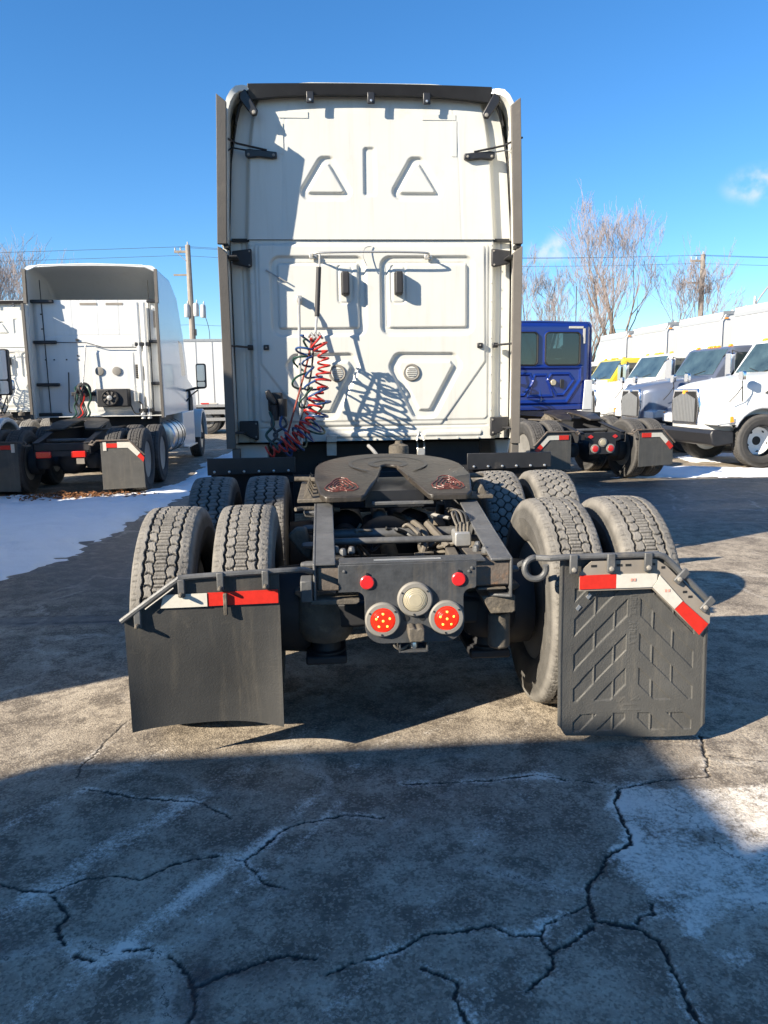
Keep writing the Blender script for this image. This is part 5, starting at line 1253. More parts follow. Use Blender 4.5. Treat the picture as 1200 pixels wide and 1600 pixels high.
for x, z in ((-0.95, 2.19), (-0.80, 2.19), (-0.58, 2.19), (-0.38, 2.19), (-0.38, 2.26), (-0.97, 3.0), (-0.97, 2.74)):
    MB().box(x - 0.012, x + 0.012, L2 - 0.014, L2 - 0.002, z - 0.012, z + 0.012).build('wall_stud', 'seal', lt)
MB().box(-0.39, -0.345, L2 - 0.03, L2, 2.52, 2.56).build('wall_latch', 'blackdull', lt, 0.004)
for x0, x1, z0, z1 in ((-0.28, 0.02, 3.16, 3.20), (0.18, 0.48, 3.16, 3.20), (1.02, 1.06, 2.75, 3.05)):
    MB().box(x0, x1, L2 - 0.06 * (x0 > 1) - 0.007, L2 - 0.05 * (x0 > 1) + 0.002, z0, z1).build('faded_sticker', 'backing', lt)
MB().box(-1.0, 1.0, L2 + 0.1, L2 + 1.6, 0.6, 1.16).build('cab_underside', 'blackdull', lt)
for s in (-1, 1):
    simple_flap(lt, s, 'ends', 0.10)
    tank = MB().lathe([(0.22, 0), (0.30, 0.02), (0.33, 0.06), (0.33, 1.36), (0.30, 1.40), (0.22, 1.42)], (s * 0.90, L2 + 0.35, 0.72), (0, 1, 0), 32).build('fuel_tank', 'alu', lt)
    for y in (0.75, 1.25, 1.55):
        MB().lathe([(0.336, 0), (0.336, 0.04)], (s * 0.90, L2 + y, 0.72), (0, 1, 0), 32).build('tank_strap', 'seal', tank)
    MB().box(*sorted((s * 0.95, s * 1.16)), L2 + 1.85, L2 + 3.5, 0.42, 1.16).build('step_fairing', 'white2', lt, 0.02)
    MB().box(*sorted((s * 0.95, s * 1.24)), L2 + 1.9, L2 + 3.3, 0.40, 0.43).build('step', 'alu', lt, 0.004)
    MB().prism([(L2 + 1.9, 1.9), (L2 + 2.9, 1.95), (L2 + 2.55, 2.62), (L2 + 1.9, 2.66)], 'x', s * 1.06, s * 1.108).build('side_window', 'darkglass', lt)
    MB().prism([(L2 + 3.3, 1.15), (L2 + 3.75, 1.15), (L2 + 3.75, 1.45), (L2 + 3.4, 1.62)], 'x', s * 1.0, s * 1.112).build('hood_vent', 'seal', lt)
    MB().prism([(L2 + 4.65 + 0.62 * math.cos(R(a)), 0.51 + 0.66 * math.sin(R(a))) for a in range(0, 181, 15)] + [(L2 + 4.65 + 0.56 * math.cos(R(a)), 0.51 + 0.59 * math.sin(R(a))) for a in range(180, -1, -15)], 'x', s * 0.80, s * 1.22).build('front_fender', 'white2', lt)
    arm = MB().tube([(s * 1.06, L2 + 2.95, 1.60), (s * 1.30, L2 + 2.90, 1.66), (s * 1.52, L2 + 2.85, 1.68)], 0.03, 8).build('mirror_arm', 'blackdull', lt)
    MB().tube([(s * 1.06, L2 + 2.95, 1.35), (s * 1.22, L2 + 2.9, 1.52), (s * 1.36, L2 + 2.88, 1.62)], 0.016, 6).build('mirror_arm', 'blackdull', lt)
    mr_ = MB().prism(rrect(s * 1.45 - 0.11, s * 1.45 + 0.11, 1.66, 2.20, 0.05), 'y', L2 + 2.82, L2 + 2.92).build('mirror', 'blackdull', lt, 0.015)
    MB().prism(rrect(s * 1.45 - 0.085, s * 1.45 + 0.085, 1.82, 2.17, 0.03), 'y', L2 + 2.812, L2 + 2.818).build('mirror_glass', 'chrome', mr_)
    MB().prism(rrect(s * 1.45 - 0.085, s * 1.45 + 0.085, 1.69, 1.80, 0.03), 'y', L2 + 2.812, L2 + 2.818).build('mirror_glass', 'chrome', mr_)
    tl = MB().box(*sorted((s * 0.26 - 0.11, s * 0.26 + 0.11)), 3.14, 3.19, 0.60, 0.70).build('tail_lamp', 'tail_red', lt, 0.012)
MB().box(-0.40, 0.40, 3.19, 3.22, 0.62, 0.70).build('lamp_bar', 'blackdull', lt)
MB().box(0.22, 0.34, 3.16, 3.19, 0.50, 0.59).build('number_plate', 'backing', lt)
MB().tube([(-0.55, 5.0, 0.22), (0.7, 5.2, 0.24)], 0.05, 8).build('axle_beam', 'blackdull', lt)

# --- second tractor of the same kind as the main one, far left --------------
ORG = Vector((0, 4.25, 0))
fl2 = copy_tree(tr)
fl2.location = (-7.90, 17.95, 0); fl2.rotation_euler = (0, 0, R(1.0))
fl2['label'] = 'farthest white sleeper tractor at the left edge, pressed triangles on its wall'

# --- blue day cab ------------------------------------------------------------
bt = empty('day_cab_tractor', (4.00, 13.40, 0), R(9))
tag(bt, 'deep blue day cab tractor with two rear windows, right of the main truck', 'truck')
gear(bt, 8.2, front_y=9.2)
B2 = 5.62
xs = np.linspace(-1.06, 1.06, 240); zs = np.linspace(1.14, 2.80, 190); X_, Z_ = np.meshgrid(xs, zs)
win = np.minimum(sd_rrect(X_, Z_, 0.085, 0.80, 2.00, 2.60, 0.07), sd_rrect(X_, Z_, -0.80, -0.085, 2.00, 2.60, 0.07))
A_ = np.abs(X_)
h = 0.022 * (1 - sstep(0.0, 0.035, win)) * 1.0
h += 0.020 * sstep(0.03, 0.0, np.abs(sd_poly(A_, Z_, [(0.22, 1.82), (0.60, 1.82), (0.70, 1.70), (0.48, 1.42), (0.34, 1.42), (0.14, 1.70)])) )
h += 0.022 * sstep(0.05, 0.0, np.abs(sd_poly(A_, Z_, [(0.84, 1.95), (0.84, 1.70), (0.55, 1.28), (0.0, 1.28), (-0.1, 1.95)])))
h += 0.015 * sstep(0.03, 0.0, np.abs(sd_poly(X_, Z_, [(-0.12, 1.80), (0.12, 1.80), (0.26, 1.40), (-0.26, 1.40)])))
h -= 0.05 * sstep(0.93, 1.06, A_) ** 2 + 0.05 * sstep(2.70, 2.80, Z_) ** 2
h -= 0.012 * sstep(0.02, 0.0, np.abs(Z_ - 1.235))
keep = win > 0.0
wl = grid_mesh('rear_wall', X_, B2 - h, Z_, 'blue', bt, keep=keep)
for s in (-1, 1):
    rr_ = rrect(s * 0.4425 - 0.362, s * 0.4425 + 0.362, 1.995, 2.605, 0.075, 6)
    MB().tube([(x, B2 - 0.022, z) for x, z in rr_], 0.016, 6, closed=True).build('window_seal', 'seal', bt)
    MB().prism(rr_, 'y', B2 - 0.012, B2 - 0.006).build('rear_window', 'glass', bt)
def bring(y, k=1.0, top=2.83, bot=1.12, inset=0.0):
    hw = (1.09 - inset) * k; t_ = top - inset; pts = [(hw, bot), (hw, bot + (t_ - bot) * 0.5), (hw * 0.985, t_ - 0.13)]
    for a in range(0, 91, 18): pts.append((hw * 0.985 - 0.1 + 0.1 * math.cos(R(a)), t_ - 0.1 + 0.085 * math.sin(R(a))))
    pts.append((0.03, t_))
    return [(x, y, z) for x, z in pts + [(-x, z) for x, z in pts[::-1]]]
MB().loft([bring(B2 + 0.04, 1.0, 2.83, 1.12, 0.03), bring(B2 + 0.04), bring(B2 + 0.9), bring(B2 + 1.25, 0.99, 2.80)]).build('cab_shell', 'blue', bt)
# sides below the door glass, roof front, dash and windscreen: see-through cab
for s in (-1, 1):
    MB().box(*sorted((s * 1.05, s * 1.085)), B2 + 1.25, B2 + 2.0, 1.12, 1.95).build('door_panel', 'blue', bt)
    MB().tube([(s * 1.06, B2 + 1.25, 2.75), (s * 1.04, B2 + 1.55, 2.70), (s * 1.0, B2 + 1.95, 1.96)], 0.035, 6).build('windscreen_pillar', 'blue', bt)
MB().prism([(B2 + 1.25, 2.80), (B2 + 1.50, 2.76), (B2 + 1.56, 2.70), (B2 + 1.25, 2.72)], 'x', -1.03, 1.03).build('roof_front', 'blue', bt)
MB().prism([(B2 + 1.54, 2.70), (B2 + 1.56, 2.70), (B2 + 1.99, 1.96), (B2 + 1.97, 1.96)], 'x', -0.98, 0.98).build('windscreen', 'glass', bt)
MB().box(-1.04, 1.04, B2 + 1.65, B2 + 2.0, 1.12, 1.93).build('dashboard', 'seat', bt, 0.02)
hood = MB().loft([[(x, B2 + y, z) for x, z in [(hw, 0.8), (hw, tp - 0.15), (hw - 0.15, tp), (-hw + 0.15, tp), (-hw, tp - 0.15), (-hw, 0.8)]] for y, hw, tp in ((2.0, 1.03, 1.95), (3.0, 0.92, 1.75), (3.7, 0.8, 1.5))], True, True, True).build('bonnet', 'blue', bt, 0.03)
for x in (-0.5, 0.5):
    seat = MB().prism(rrect(x - 0.27, x + 0.27, 1.30, 2.12, 0.09), 'y', B2 + 0.35, B2 + 0.52).build('seat', 'seat', bt, 0.03)
    MB().prism(rrect(x - 0.15, x + 0.15, 2.13, 2.33, 0.06), 'y', B2 + 0.37, B2 + 0.47).build('headrest', 'seat', seat, 0.02)
MB().tube([(-0.5 + 0.2 * math.cos(a / 10 * 6.28), B2 + 1.45, 1.95 + 0.2 * math.sin(a / 10 * 6.28)) for a in range(10)], 0.016, 6, closed=True).build('steering_wheel', 'seat', bt)
MB().box(0.57, 0.87, B2 - 0.012, B2 - 0.004, 2.685, 2.725).build('white_tape', 'twhite', bt)
MB().box(0.87, 0.915, B2 - 0.012, B2 - 0.004, 2.40, 2.685).build('white_tape', 'twhite', bt)
MB().lathe([(0.058, 0), (0.058, 0.02), (0.05, 0.03), (0, 0.03)], (0.26, B2 - 0.004, 1.66), (0, -1, 0), 24).build('work_lamp', 'lens_clear', bt)
MB().prism(rrect(0.40, 0.48, 1.55, 1.72, 0.02), 'y', B2 - 0.03, B2).build('vent_cap', 'blackdull', bt, 0.006)
for s in (-1, 1):
    MB().prism([(s * 0.86, 1.13), (s * 1.06, 1.13), (s * 1.06, 1.70), (s * 0.90, 1.70)], 'y', B2 - 0.075, B2 - 0.055).build('corner_fairing', 'white2', bt, 0.01)
    simple_flap(bt, s, 'mid', 0.24)
    MB().box(*sorted((s * 1.10, s * 1.32)), B2 + 1.3, B2 + 1.4, 1.95, 2.45).build('mirror', 'blackdull', bt, 0.02)
    MB().tube([(s * 1.06, B2 + 1.35, 2.40), (s * 1.2, B2 + 1.35, 2.42)], 0.015, 6).build('mirror_arm', 'blackdull', bt)
    MB().box(*sorted((s * 1.02, s * 1.18)), B2 + 0.3, B2 + 0.9, 1.62, 1.95).build('side_box', 'blackdull', bt, 0.02)
    MB().box(*sorted((s * 0.62, s * 1.2)), 5.45, 5.50, 0.92, 1.08).build('quarter_fender', 'black', bt, 0.004)
MB().tube([(0.99, B2 + 0.55, 2.8), (0.99, B2 + 0.55, 3.55)], 0.010, 5).build('aerial', 'wire', bt)
plb = MB().prism([(-0.32, 0.82), (0.32, 0.82), (0.32, 0.70), (0.24, 0.68), (0.23, 0.47), (-0.23, 0.47), (-0.24, 0.68), (-0.32, 0.70)], 'y', 3.18, 3.19).build('light_plate', 'blackdull', bt)
for x, z, m_ in ((-0.14, 0.56, 'reflector'), (0.14, 0.56, 'reflector'), (0.0, 0.66, 'lens_clear')):
    lr = MB().lathe([(0.075, 0), (0.075, 0.015), (0.058, 0.02)], (x, 3.18, z), (0, -1, 0), 24).build('lamp_ring', 'ring', plb)
    MB().lathe([(0.057, 0), (0.05, 0.01), (0, 0.014)], (x, 3.165, z), (0, -1, 0), 20).build('lens', m_, lr)
for x in (-0.22, 0.22):
    MB().prism([(x - 0.05, 0.755), (x, 0.725), (x + 0.05, 0.755), (x, 0.79)], 'y', 3.172, 3.178).build('red_reflector', 'reflector', plb)
for k, m_ in enumerate(('hose_red', 'hose_blue', 'hose_green')):
    helix([(-0.75, B2 - 0.15, 1.85), (-0.80 + 0.05 * k, B2 - 0.3, 1.6), (-0.78, B2 - 0.35, 1.35), (-0.6, B2 - 0.3, 1.15)], 0.06, 9, 0.011, 5, 10, 0.3, 20 + k).build('air_hose', m_, bt)
MB().tube([(-0.72, B2 - 0.1, 2.55), (-0.80, B2 - 0.2, 1.85)], 0.012, 6).build('spring_mast', 'galv', bt)

# ------------------------------------------------------------------ box trucks
def box_truck(loc, rz, label, cab='white2', hood=None, bumper='black', box0=3.3, blen=6.0, btop=3.6, bw=1.22, grille_m='grille', group=None, lamps=True, roofcap='bandgrey', detail=True):
    """front bumper at local x = 0, the truck points along -x"""
    global ORG
    ORG = Vector((0, 0, 0))
    hood = hood or cab
    t = empty('box_truck', loc, rz)
    tag(t, label, 'truck', group)
    # bonnet: lofted cross sections
    rings = []
    for x, hw, tp, bt_, r_ in ((0.06, 0.54, 1.46, 0.74, 0.14), (0.12, 0.60, 1.54, 0.72, 0.16), (0.40, 0.72, 1.62, 0.70, 0.18), (0.95, 0.86, 1.71, 0.68, 0.20), (1.56, 0.98, 1.79, 0.70, 0.20)):
        ring = [(x, hw, bt_), (x, hw, tp - r_)] + [(x, hw - r_ + r_ * math.cos(R(a)), tp - r_ + r_ * math.sin(R(a))) for a in (25, 50, 75, 90)]
        ring += [(x, 0, tp + 0.03)] + [(p[0], -p[1], p[2]) for p in ring[::-1]]
        rings.append(ring)
    hd = MB().loft(rings, True, True, True).build('bonnet', hood, t, 0, 50)
    # grille with upright slats in a chrome surround
    gs = MB().prism([(-0.50, 0.81), (0.50, 0.81), (0.56, 1.20), (0.47, 1.50), (-0.47, 1.50), (-0.56, 1.20)], 'x', 0.02, 0.075).build('grille_surround', 'chrome', t, 0.015)
    MB().prism([(-0.44, 0.85), (0.44, 0.85), (0.49, 1.18), (0.41, 1.45), (-0.41, 1.45), (-0.49, 1.18)], 'x', 0.008, 0.022).build('grille_recess', 'seal', gs)
    MB().prism(rrect(-0.045, 0.045, 1.40, 1.475, 0.02), 'x', -0.012, 0.02).build('nose_badge', 'amber' if cab == 'white2' else 'chrome', gs)
    for k in range(15):
        y = -0.41 + 0.82 * k / 14
        MB().box(-0.006, 0.012, y - 0.018, y + 0.018, 0.86, 1.44 - 0.12 * abs(y) / 0.4).build('grille_slat', grille_m, gs)
    AX = 1.02
    for s in (-1, 1):
        arch = [(AX + 0.66 * math.cos(R(a)), 0.52 + 0.68 * math.sin(R(a))) for a in range(12, 157, 12)]
        inner = [(AX + 0.58 * math.cos(R(a)), 0.52 + 0.60 * math.sin(R(a))) for a in range(156, 11, -12)]
        nose = [(0.28, 1.02), (0.18, 0.96), (0.16, 0.80), (0.46, 0.80)]
        MB().prism(arch + nose + inner, 'y', s * 0.60, s * 1.14).build('fender', hood, t, 0.03)
        if lamps:
            hl = MB().prism([(0.13, 0.83), (0.44, 0.86), (0.40, 1.00), (0.22, 1.02), (0.12, 0.97)], 'y', s * 0.62, s * 1.150).build('headlamp', 'lampglass', t, 0.015)
            MB().prism([(0.33, 0.87), (0.41, 0.88), (0.38, 0.98), (0.33, 0.98)], 'y', s * 1.148, s * 1.156).build('turn_lens', 'amber', hl)
            MB().prism([(0.105, 0.82), (0.145, 0.82), (0.145, 0.99), (0.105, 0.98)], 'y', s * 0.60, s * 1.10).build('headlamp_front', 'lampglass', hl, 0.01)
        wheel(t, AX, s * 1.00, 0.505, s, TY_FAR, RIM_FRONT, axis='y')
        for q in (0.76, 1.08): wheel(t, box0 + blen * 0.62, s * q, 0.505, -s if q > 1 else s, TY_FAR, RIM_DUAL, axis='y')
        # cab side glass, door seams, hood scoop
        MB().prism([(1.86, 1.77), (2.56, 1.77), (2.56, 2.33), (2.14, 2.33)], 'y', s * 1.015, s * 1.042).build('side_window', 'darkglass', t)
        MB().prism([(1.14, 1.40), (1.60, 1.50), (1.52, 1.57), (1.28, 1.53)], 'y', s * 0.84, s * 0.985).build('hood_scoop', 'seal', t, 0.008)
        for x in (1.74, 2.64): MB().box(x, x + 0.012, *sorted((s * 1.03, s * 1.034)), 0.85, 1.76).build('door_gap', 'seal', t)
        MB().box(2.44, 2.58, *sorted((s * 1.03, s * 1.06)), 1.62, 1.67).build('door_handle', 'blackdull', t, 0.006)
        # mirrors: big one on the door, small one on the bonnet
        MB().tube([(1.80, s * 1.02, 2.22), (1.76, s * 1.35, 2.32), (1.76, s * 1.35, 1.52), (1.80, s * 1.02, 1.56)], 0.016, 6).build('mirror_frame', 'blackdull', t)
        mi = MB().prism(rrect(s * 1.40 - 0.115, s * 1.40 + 0.115, 1.56, 2.26, 0.04), 'x', 1.70, 1.80).build('mirror', 'chrome' if detail else 'blackdull', t, 0.012)
        MB().prism(rrect(s * 1.40 - 0.095, s * 1.40 + 0.095, 1.80, 2.24, 0.03), 'x', 1.801, 1.805).build('mirror_glass', 'chrome', mi)
        MB().prism(rrect(s * 1.40 - 0.095, s * 1.40 + 0.095, 1.58, 1.78, 0.03), 'x', 1.801, 1.805).build('mirror_glass', 'chrome', mi)
        MB().tube([(0.70, s * 0.90, 1.25), (0.63, s * 1.0, 1.56), (0.60, s * 1.02, 1.74)], 0.011, 6).build('hood_mirror_arm', 'blackdull', t)
        MB().tube([(0.46, s * 0.86, 1.24), (0.54, s * 0.96, 1.38), (0.63, s * 1.0, 1.54)], 0.009, 6).build('hood_mirror_arm', 'blackdull', t)
        MB().prism(rrect(s * 1.03 - 0.085, s * 1.03 + 0.085, 1.64, 1.82, 0.04), 'x', 0.56, 0.63).build('hood_mirror', 'chrome', t, 0.01)
        MB().box(1.9, 2.8, *sorted((s * 0.75, s * 1.10)), 0.42, 0.48).build('step', 'alu', t, 0.01)
        MB().box(2.9, 3.9, *sorted((s * 0.55, s * 1.05)), 0.42, 0.85).build('fuel_tank', 'blackdull', t, 0.05)
    # cab
    MB().prism([(1.52, 0.62), (1.52, 1.76), (1.60, 1.79), (2.02, 2.43), (2.12, 2.48), (2.76, 2.50), (2.85, 2.43), (2.85, 0.62)], 'y', -1.03, 1.03).build('cab', cab, t, 0.05, 35, 3)
    wsn = Vector((-0.64, 0, 0.42)).normalized() * 0.012
    b_ = MB(); a0, a1 = (1.615, 1.815), (2.005, 2.405)
    b_.add([(a0[0] + wsn.x * k, y, a0[1] + wsn.z * k) for k in (0.2, 1) for y in (-0.93, 0.93)] + [(a1[0] + wsn.x * k, y, a1[1] + wsn.z * k) for k in (0.2, 1) for y in (-0.86, 0.86)], [(0, 1, 5, 4), (2, 6, 7, 3), (0, 4, 6, 2), (1, 3, 7, 5), (0, 2, 3, 1), (4, 5, 7, 6)])
    ws = b_.build('windscreen', 'windscreen', t)
    for s in (-1, 1): MB().tube([(1.60, s * 0.10, 1.83), (1.66, s * 0.5, 1.91)], 0.008, 5).build('wiper', 'seal', ws)
    for y in (-0.75, -0.2, 0.0, 0.2, 0.75):
        MB().prism([(2.08, 2.47), (2.18, 2.49), (2.16, 2.53), (2.11, 2.525)], 'y', y - 0.05, y + 0.05).build('marker_lamp', 'amber', t, 0.008)
    MB().prism([(0.04, 0.46), (0.12, 0.42), (0.48, 0.46), (0.46, 0.70), (0.04, 0.74), (0.0, 0.66)], 'y', -1.08, 1.08).build('bumper', bumper, t, 0.03)
    MB().box(0.5, box0 + blen - 0.3, -0.42, 0.42, 0.60, 0.86).build('frame', 'blackdull', t)
    # cargo box: side skins, front radius cap, corner posts, roof, rear frame
    x0, x1 = box0, box0 + blen
    bx = MB().box(x0 + 0.02, x1, -bw + 0.02, bw - 0.02, 0.98, btop - 0.05).build('cargo_box', 'boxwhite', t, 0.02)
    cap = [(x0, btop - 0.28)] + [(x0 + 0.26 - 0.26 * math.cos(R(a)), btop - 0.28 + 0.28 * math.sin(R(a))) for a in range(0, 91, 15)] + [(x1, btop), (x1, btop - 0.06), (x0 + 0.3, btop - 0.06), (x0 + 0.03, btop - 0.28)]
    MB().prism(cap, 'y', -bw, bw).build('roof_cap', roofcap, bx)
    for s in (-1, 1):
        MB().tube([(x0 + 0.03, s * (bw - 0.03), 1.0), (x0 + 0.03, s * (bw - 0.03), btop - 0.30), (x0 + 0.14, s * (bw - 0.03), btop - 0.08), (x0 + 0.34, s * (bw - 0.03), btop - 0.01)], 0.04, 8).build('corner_post', 'boxwhite', bx)
        MB().box(x0 + 0.01, x1, *sorted((s * (bw - 0.01), s * (bw + 0.01))), 0.94, 1.03).build('lower_rail', 'galv', bx)
        MB().box(x0 + 0.05, x1, *sorted((s * (bw - 0.015), s * (bw + 0.008))), btop - 0.10, btop - 0.012).build('upper_rail', 'galv', bx)
        MB().box(x0 + 0.10, x0 + 0.20, *sorted((s * (bw + 0.0), s * (bw + 0.02))), btop - 0.22, btop - 0.19).build('marker_lamp', 'amber', bx)
        k = 1
        while x0 + 0.6 * k < x1 and detail:
            MB().box(x0 + 0.6 * k - 0.008, x0 + 0.6 * k + 0.008, *sorted((s * (bw - 0.02), s * (bw - 0.012))), 1.05, btop - 0.12).build('panel_seam', 'galv', bx); k += 1
    MB().box(x0 - 0.012, x0 + 0.02, -bw + 0.25, -bw + 0.45, btop - 0.95, btop - 0.62).build('front_vent', 'grey', bx)
    return t
MT['windscreen'] = mat('windscreen_glass', (0.045, 0.07, 0.072), 0.04, var=0.5, vs=2.2, spec=0.9, coat=0.4)
G = 'box trucks parked in a row facing left'
box_truck((6.80, 15.05, 0), R(2), 'white box truck nearest in the right row, silver upright grille and black bumper', 'white2', group=G)
box_truck((7.10, 18.6, 0), R(2), 'box truck with silver blue bonnet, second in the right row', 'silver', bumper='galv', group=G)
box_truck((7.25, 22.1, 0), R(2), 'white bonneted box truck, third in the right row behind the silver blue one', 'white2', bumper='galv', group=G)
box_truck((7.25, 25.6, 0), R(2), 'box truck with yellow cab roof, fourth in the right row', 'yellow', hood='white2', group=G)
box_truck((7.30, 29.1, 0), R(2), 'white box truck farthest in the right row, only its cargo box showing', 'white2', group=G)
# taller trucks in the next bays: one at the left edge of the picture, two behind the camera
G2 = 'tall box trucks in the bays to the left of and behind the camera'
box_truck((-6.70, 14.15, 0), R(-90), 'tall white box truck cut by the left edge, its door mirror in view', 'white2', box0=4.9, blen=7.20, btop=4.08, bw=1.30, group=G2, detail=False)  # gap behind the cab stretched to let a strip of sun through
box_truck((-7.29, -10.0, 0), R(90), 'tall white box truck behind the camera at its left', 'white2', box0=3.4, blen=5.96, btop=3.92, bw=1.30, group=G2, detail=False)
box_truck((-3.45, -9.72, 0), R(90), 'white box truck behind the camera, nearest to it', 'white2', box0=3.4, blen=5.5, btop=3.25, bw=1.22, group=G2, detail=False)
# white semi-trailer across the back of the yard
ORG = Vector((0, 0, 0))
tl = empty('semi_trailer', (-1.6, 31.0, 0), R(3))
tag(tl, 'white box semi-trailer standing crosswise behind the left tractor', 'trailer')
bd = MB().box(-6.2, 6.0, -1.25, 1.25, 1.08, 3.50).build('trailer_box', 'boxwhite', tl, 0.02)
MB().box(-6.22, 6.02, -1.27, 1.27, 3.44, 3.53).build('top_rail', 'galv', bd)
MB().box(-6.22, 6.02, -1.27, 1.27, 1.02, 1.12).build('bottom_rail', 'galv', bd)
for k in range(20):
    MB().box(-6.0 + 0.6 * k, -5.97 + 0.6 * k, -1.258, -1.25, 1.13, 3.42).build('panel_seam', 'galv', bd)
for k in range(10):
    MB().box(-5.9 + 1.2 * k, -5.6 + 1.2 * k, -1.276, -1.271, 1.13, 1.18).build('reflective_tape', 'tred', bd)
    MB().box(-5.6 + 1.2 * k, -5.3 + 1.2 * k, -1.276, -1.271, 1.13, 1.18).build('reflective_tape', 'twhite', bd)
MB().box(-6.1, 5.9, -1.2, -1.1, 0.50, 0.62).build('side_guard', 'galv', tl)
MB().box(-6.1, 5.9, -1.2, -1.12, 0.75, 0.92).build('side_guard', 'galv', tl)
MB().box(-5.5, 5.5, -0.5, 0.5, 0.8, 1.06).build('chassis', 'blackdull', tl)
for x in (-4.6, -3.3, 3.4):
    for y in (-1.0, 1.0): wheel(tl, x, y, 0.505, -1 if y > 0 else 1, TY_FAR, RIM_DUAL, axis='y')

# ------------------------------------------------------------------ bare trees
def bare_tree(name, label, loc, hgt, spread, seed, stems=1, group='bare winter trees behind the yard', gen=6, dens=1.0):
    rr = random.Random(seed); ORG_ = Vector(loc)
    root = empty(name, loc); tag(root, label, 'tree', group)
    big, fine = MB(), MB()
    def grow(p, d, ln, r, lev):
        n = 4 if lev < 3 else 3
        pts = [p]; dd = d.copy(); rs = [r]
        k = 4 if lev < 3 else 3
        for i in range(k):
            dd = (dd + Vector((rr.gauss(0, .10), rr.gauss(0, .10), rr.gauss(0.05, .06))) * (0.7 + 0.25 * lev)).normalized()
            pts.append(pts[-1] + dd * ln / k); rs.append(r * (1 - 0.45 * (i + 1) / k))
        (big if lev < 3 else fine).tube(pts, rs, 6 if lev < 2 else n, caps=False)
        if lev >= gen or ln < 0.16: return
        nb = rr.choice((3, 4)) if lev < 2 else rr.choice((2, 3, 3, 4))
        nb = max(2, int(round(nb * dens)))
        for j in range(nb):
            t_ = rr.uniform(0.35, 1.0) if j else 1.0
            i = min(k - 1, int(t_ * k)); q = pts[i].lerp(pts[i + 1], t_ * k - i) if i < k else pts[-1]
            ang = rr.uniform(0.22, 0.62) * spread; az = rr.uniform(0, 6.283)
            e1 = dd.orthogonal().normalized(); e2 = dd.cross(e1)
            nd = (dd * math.cos(ang) + (e1 * math.cos(az) + e2 * math.sin(az)) * math.sin(ang) + Vector((0, 0, 0.14))).normalized()
            grow(q, nd, ln * rr.uniform(0.58, 0.82), max(0.008, rs[i] * rr.uniform(0.48, 0.66)), lev + 1)
    for s in range(stems):
        a = rr.uniform(0, 6.28); tilt = 0.0 if stems == 1 else rr.uniform(0.04, 0.16)
        grow(Vector((0.25 * math.cos(a) * (stems > 1), 0.25 * math.sin(a) * (stems > 1), 0)), Vector((math.cos(a) * tilt, math.sin(a) * tilt, 1)).normalized(), hgt * 0.30, 0.020 * hgt if stems == 1 else 0.014 * hgt, 0)
    big.build('trunk', 'bark', root, recalc=False, smooth=0)
    fine.build('crown', 'twig', root, recalc=False, smooth=0)
    return root
ORG = Vector((0, 0, 0))
bare_tree('bare_tree', 'tallest bare tree, right of the main truck behind the blue cab', (16.7, 45, 0), 14.8, 0.72, 11, 2, dens=0.95)
bare_tree('bare_tree', 'small bare tree left of the tallest tree, just above the blue cab', (13.2, 47, 0), 11.0, 0.62, 12, 2)
bare_tree('bare_tree', 'small bare tree between the tallest tree and the one above the blue cab', (14.2, 44, 0), 9.5, 0.6, 17, 1)
bare_tree('bare_tree', 'broad bare tree around the right-hand utility pole', (21.6, 44.6, 0), 11.2, 0.85, 13, 2, dens=0.92)
bare_tree('bare_tree', 'bare reddish tree at the left edge behind the white tractors', (-18.9, 46, 0), 11.2, 0.75, 15, 3, dens=1.1)
bare_tree('bare_tree', 'smaller bare tree beside the one at the left edge', (-17.2, 48, 0), 10.8, 0.7, 16, 2)

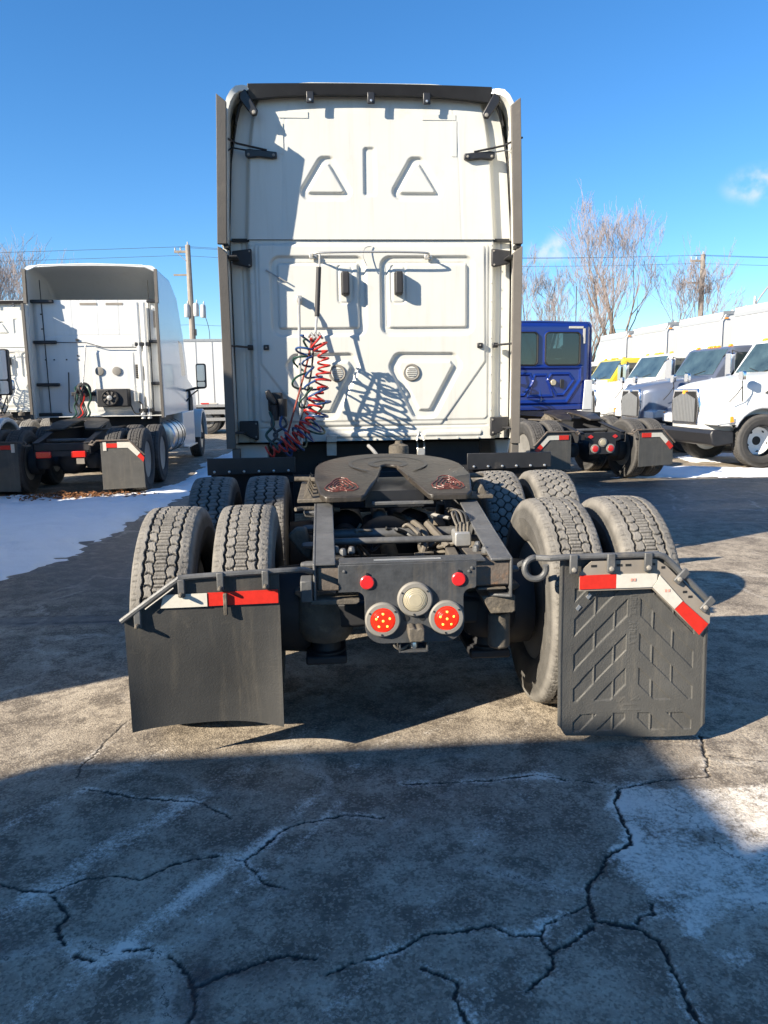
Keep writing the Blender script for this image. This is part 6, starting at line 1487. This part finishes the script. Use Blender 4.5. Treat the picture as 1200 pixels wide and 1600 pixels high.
# ------------------------------------------------------------------ utility poles and wires
def pole(loc, hgt, label, cans, r=0.17):
    p = empty('utility_pole', loc); tag(p, label, 'pole', 'wooden utility poles behind the yard')
    MB().tube([(0, 0, 0), (0.02, 0, hgt * 0.5), (0.0, 0, hgt)], [r * 1.15, r, r * 0.8], 10).build('mast', 'wood', p)
    ar = MB().box(-0.75, 0.12, -0.06, 0.06, hgt - 0.42, hgt - 0.30).build('cross_arm', 'wood', p)
    MB().tube([(-0.6, -0.06, hgt - 0.40), (-0.02, -0.1, hgt - 0.95)], 0.022, 5).build('arm_brace', 'galv', p)
    MB().box(-0.85, 0.05, -0.05, 0.05, hgt - 1.65, hgt - 1.55).build('cross_arm', 'wood', p)
    for x in (-0.7, -0.4, 0.0):
        MB().lathe([(0.03, 0), (0.05, 0.04), (0.03, 0.08), (0.05, 0.12), (0.02, 0.18)], (x, 0, hgt - 0.30 + 0.30 * (x > -0.1)), (0, 0, 1), 10).build('insulator', 'grey', p)
    for x, z in cans:
        cn = MB().lathe([(0.14, 0), (0.16, 0.04), (0.16, 0.62), (0.13, 0.70), (0.05, 0.74)], (x, -0.1, z), (0, 0, 1), 16).build('transformer', 'grey', p)
        MB().lathe([(0.03, 0), (0.045, 0.06), (0.02, 0.16)], (x + 0.06, -0.1, z + 0.74), (0, 0, 1), 8).build('bushing', 'grey', cn)
    if cans:
        MB().tube(catmull([(0.75, -0.1, hgt - 3.7), (0.95, 0, hgt - 4.6), (0.9, 0, hgt - 5.4), (0.45, 0, hgt - 5.9), (0.15, 0, hgt - 6.1)], 6), 0.018, 5).build('drop_wire', 'wire', p)
        MB().box(0.14, 0.26, -0.12, 0.0, hgt - 4.9, hgt - 4.55).build('cutout', 'blackdull', p)
    return p
pole((-7.75, 45, 0), 9.65, 'wooden utility pole with three transformer cans behind the left tractor', [(-0.20, 5.75), (0.30, 5.8), (0.68, 5.72)])
pole((21.9, 45.2, 0), 9.15, 'wooden utility pole standing inside the broad bare tree at right', [])
def wires(label, pts, sag, offs):
    m = MB(); 
    for dz, dy in offs:
        P = []
        for (ax, ay, az), (bx, by, bz) in zip(pts[:-1], pts[1:]):
            for k in range(14):
                t_ = k / 14; P.append((ax + (bx - ax) * t_, ay + (by - ay) * t_ + dy, az + (bz - az) * t_ + dz - sag * 4 * t_ * (1 - t_)))
        m.tube(P, 0.011, 4, caps=False)
    return m
for k, (dz, dx) in enumerate(((0.0, -0.7), (0.02, 0.0), (-0.45, -0.4))):
    o = wires('', [(-70, 41, 8.1 + dz), (-7.75 + dx, 45, 9.55 + dz), (21.9 + dx, 45.2, 9.10 + dz), (70, 47, 9.2 + dz)], 0.35, [(0, 0)]).build('power_line', 'wire', smooth=0, recalc=False)
    tag(o, ['topmost thin overhead power line across the sky', 'middle thin overhead power line across the sky', 'lowest of the three upper overhead power lines'][k], 'wire', 'overhead lines between the two poles')
o = wires('', [(-70, 41, 4.6), (-7.75, 45, 5.35), (21.9, 45.2, 5.0), (70, 47, 5.0)], 0.3, [(0, 0)]).build('telephone_line', 'wire', smooth=0, recalc=False)
tag(o, 'low overhead telephone line below the power lines', 'wire')
# street lamp peeping over the nearest box truck
sp = empty('street_lamp', (23.4, 42, 0)); tag(sp, 'thin street lamp with a bent arm at the right edge', 'street lamp')
MB().tube([(0, 0, 0), (0, 0, 6.4)], [0.10, 0.07], 8).build('mast', 'galv', sp)
MB().tube(catmull([(0, 0, 5.9), (0.4, 0, 6.5), (0.9, 0, 7.1), (1.3, 0, 7.35), (1.6, 0, 7.25)], 6), 0.05, 6).build('arm', 'galv', sp)
MB().box(1.5, 2.0, -0.1, 0.1, 7.17, 7.27).build('lamp_head', 'grey', sp, 0.03)
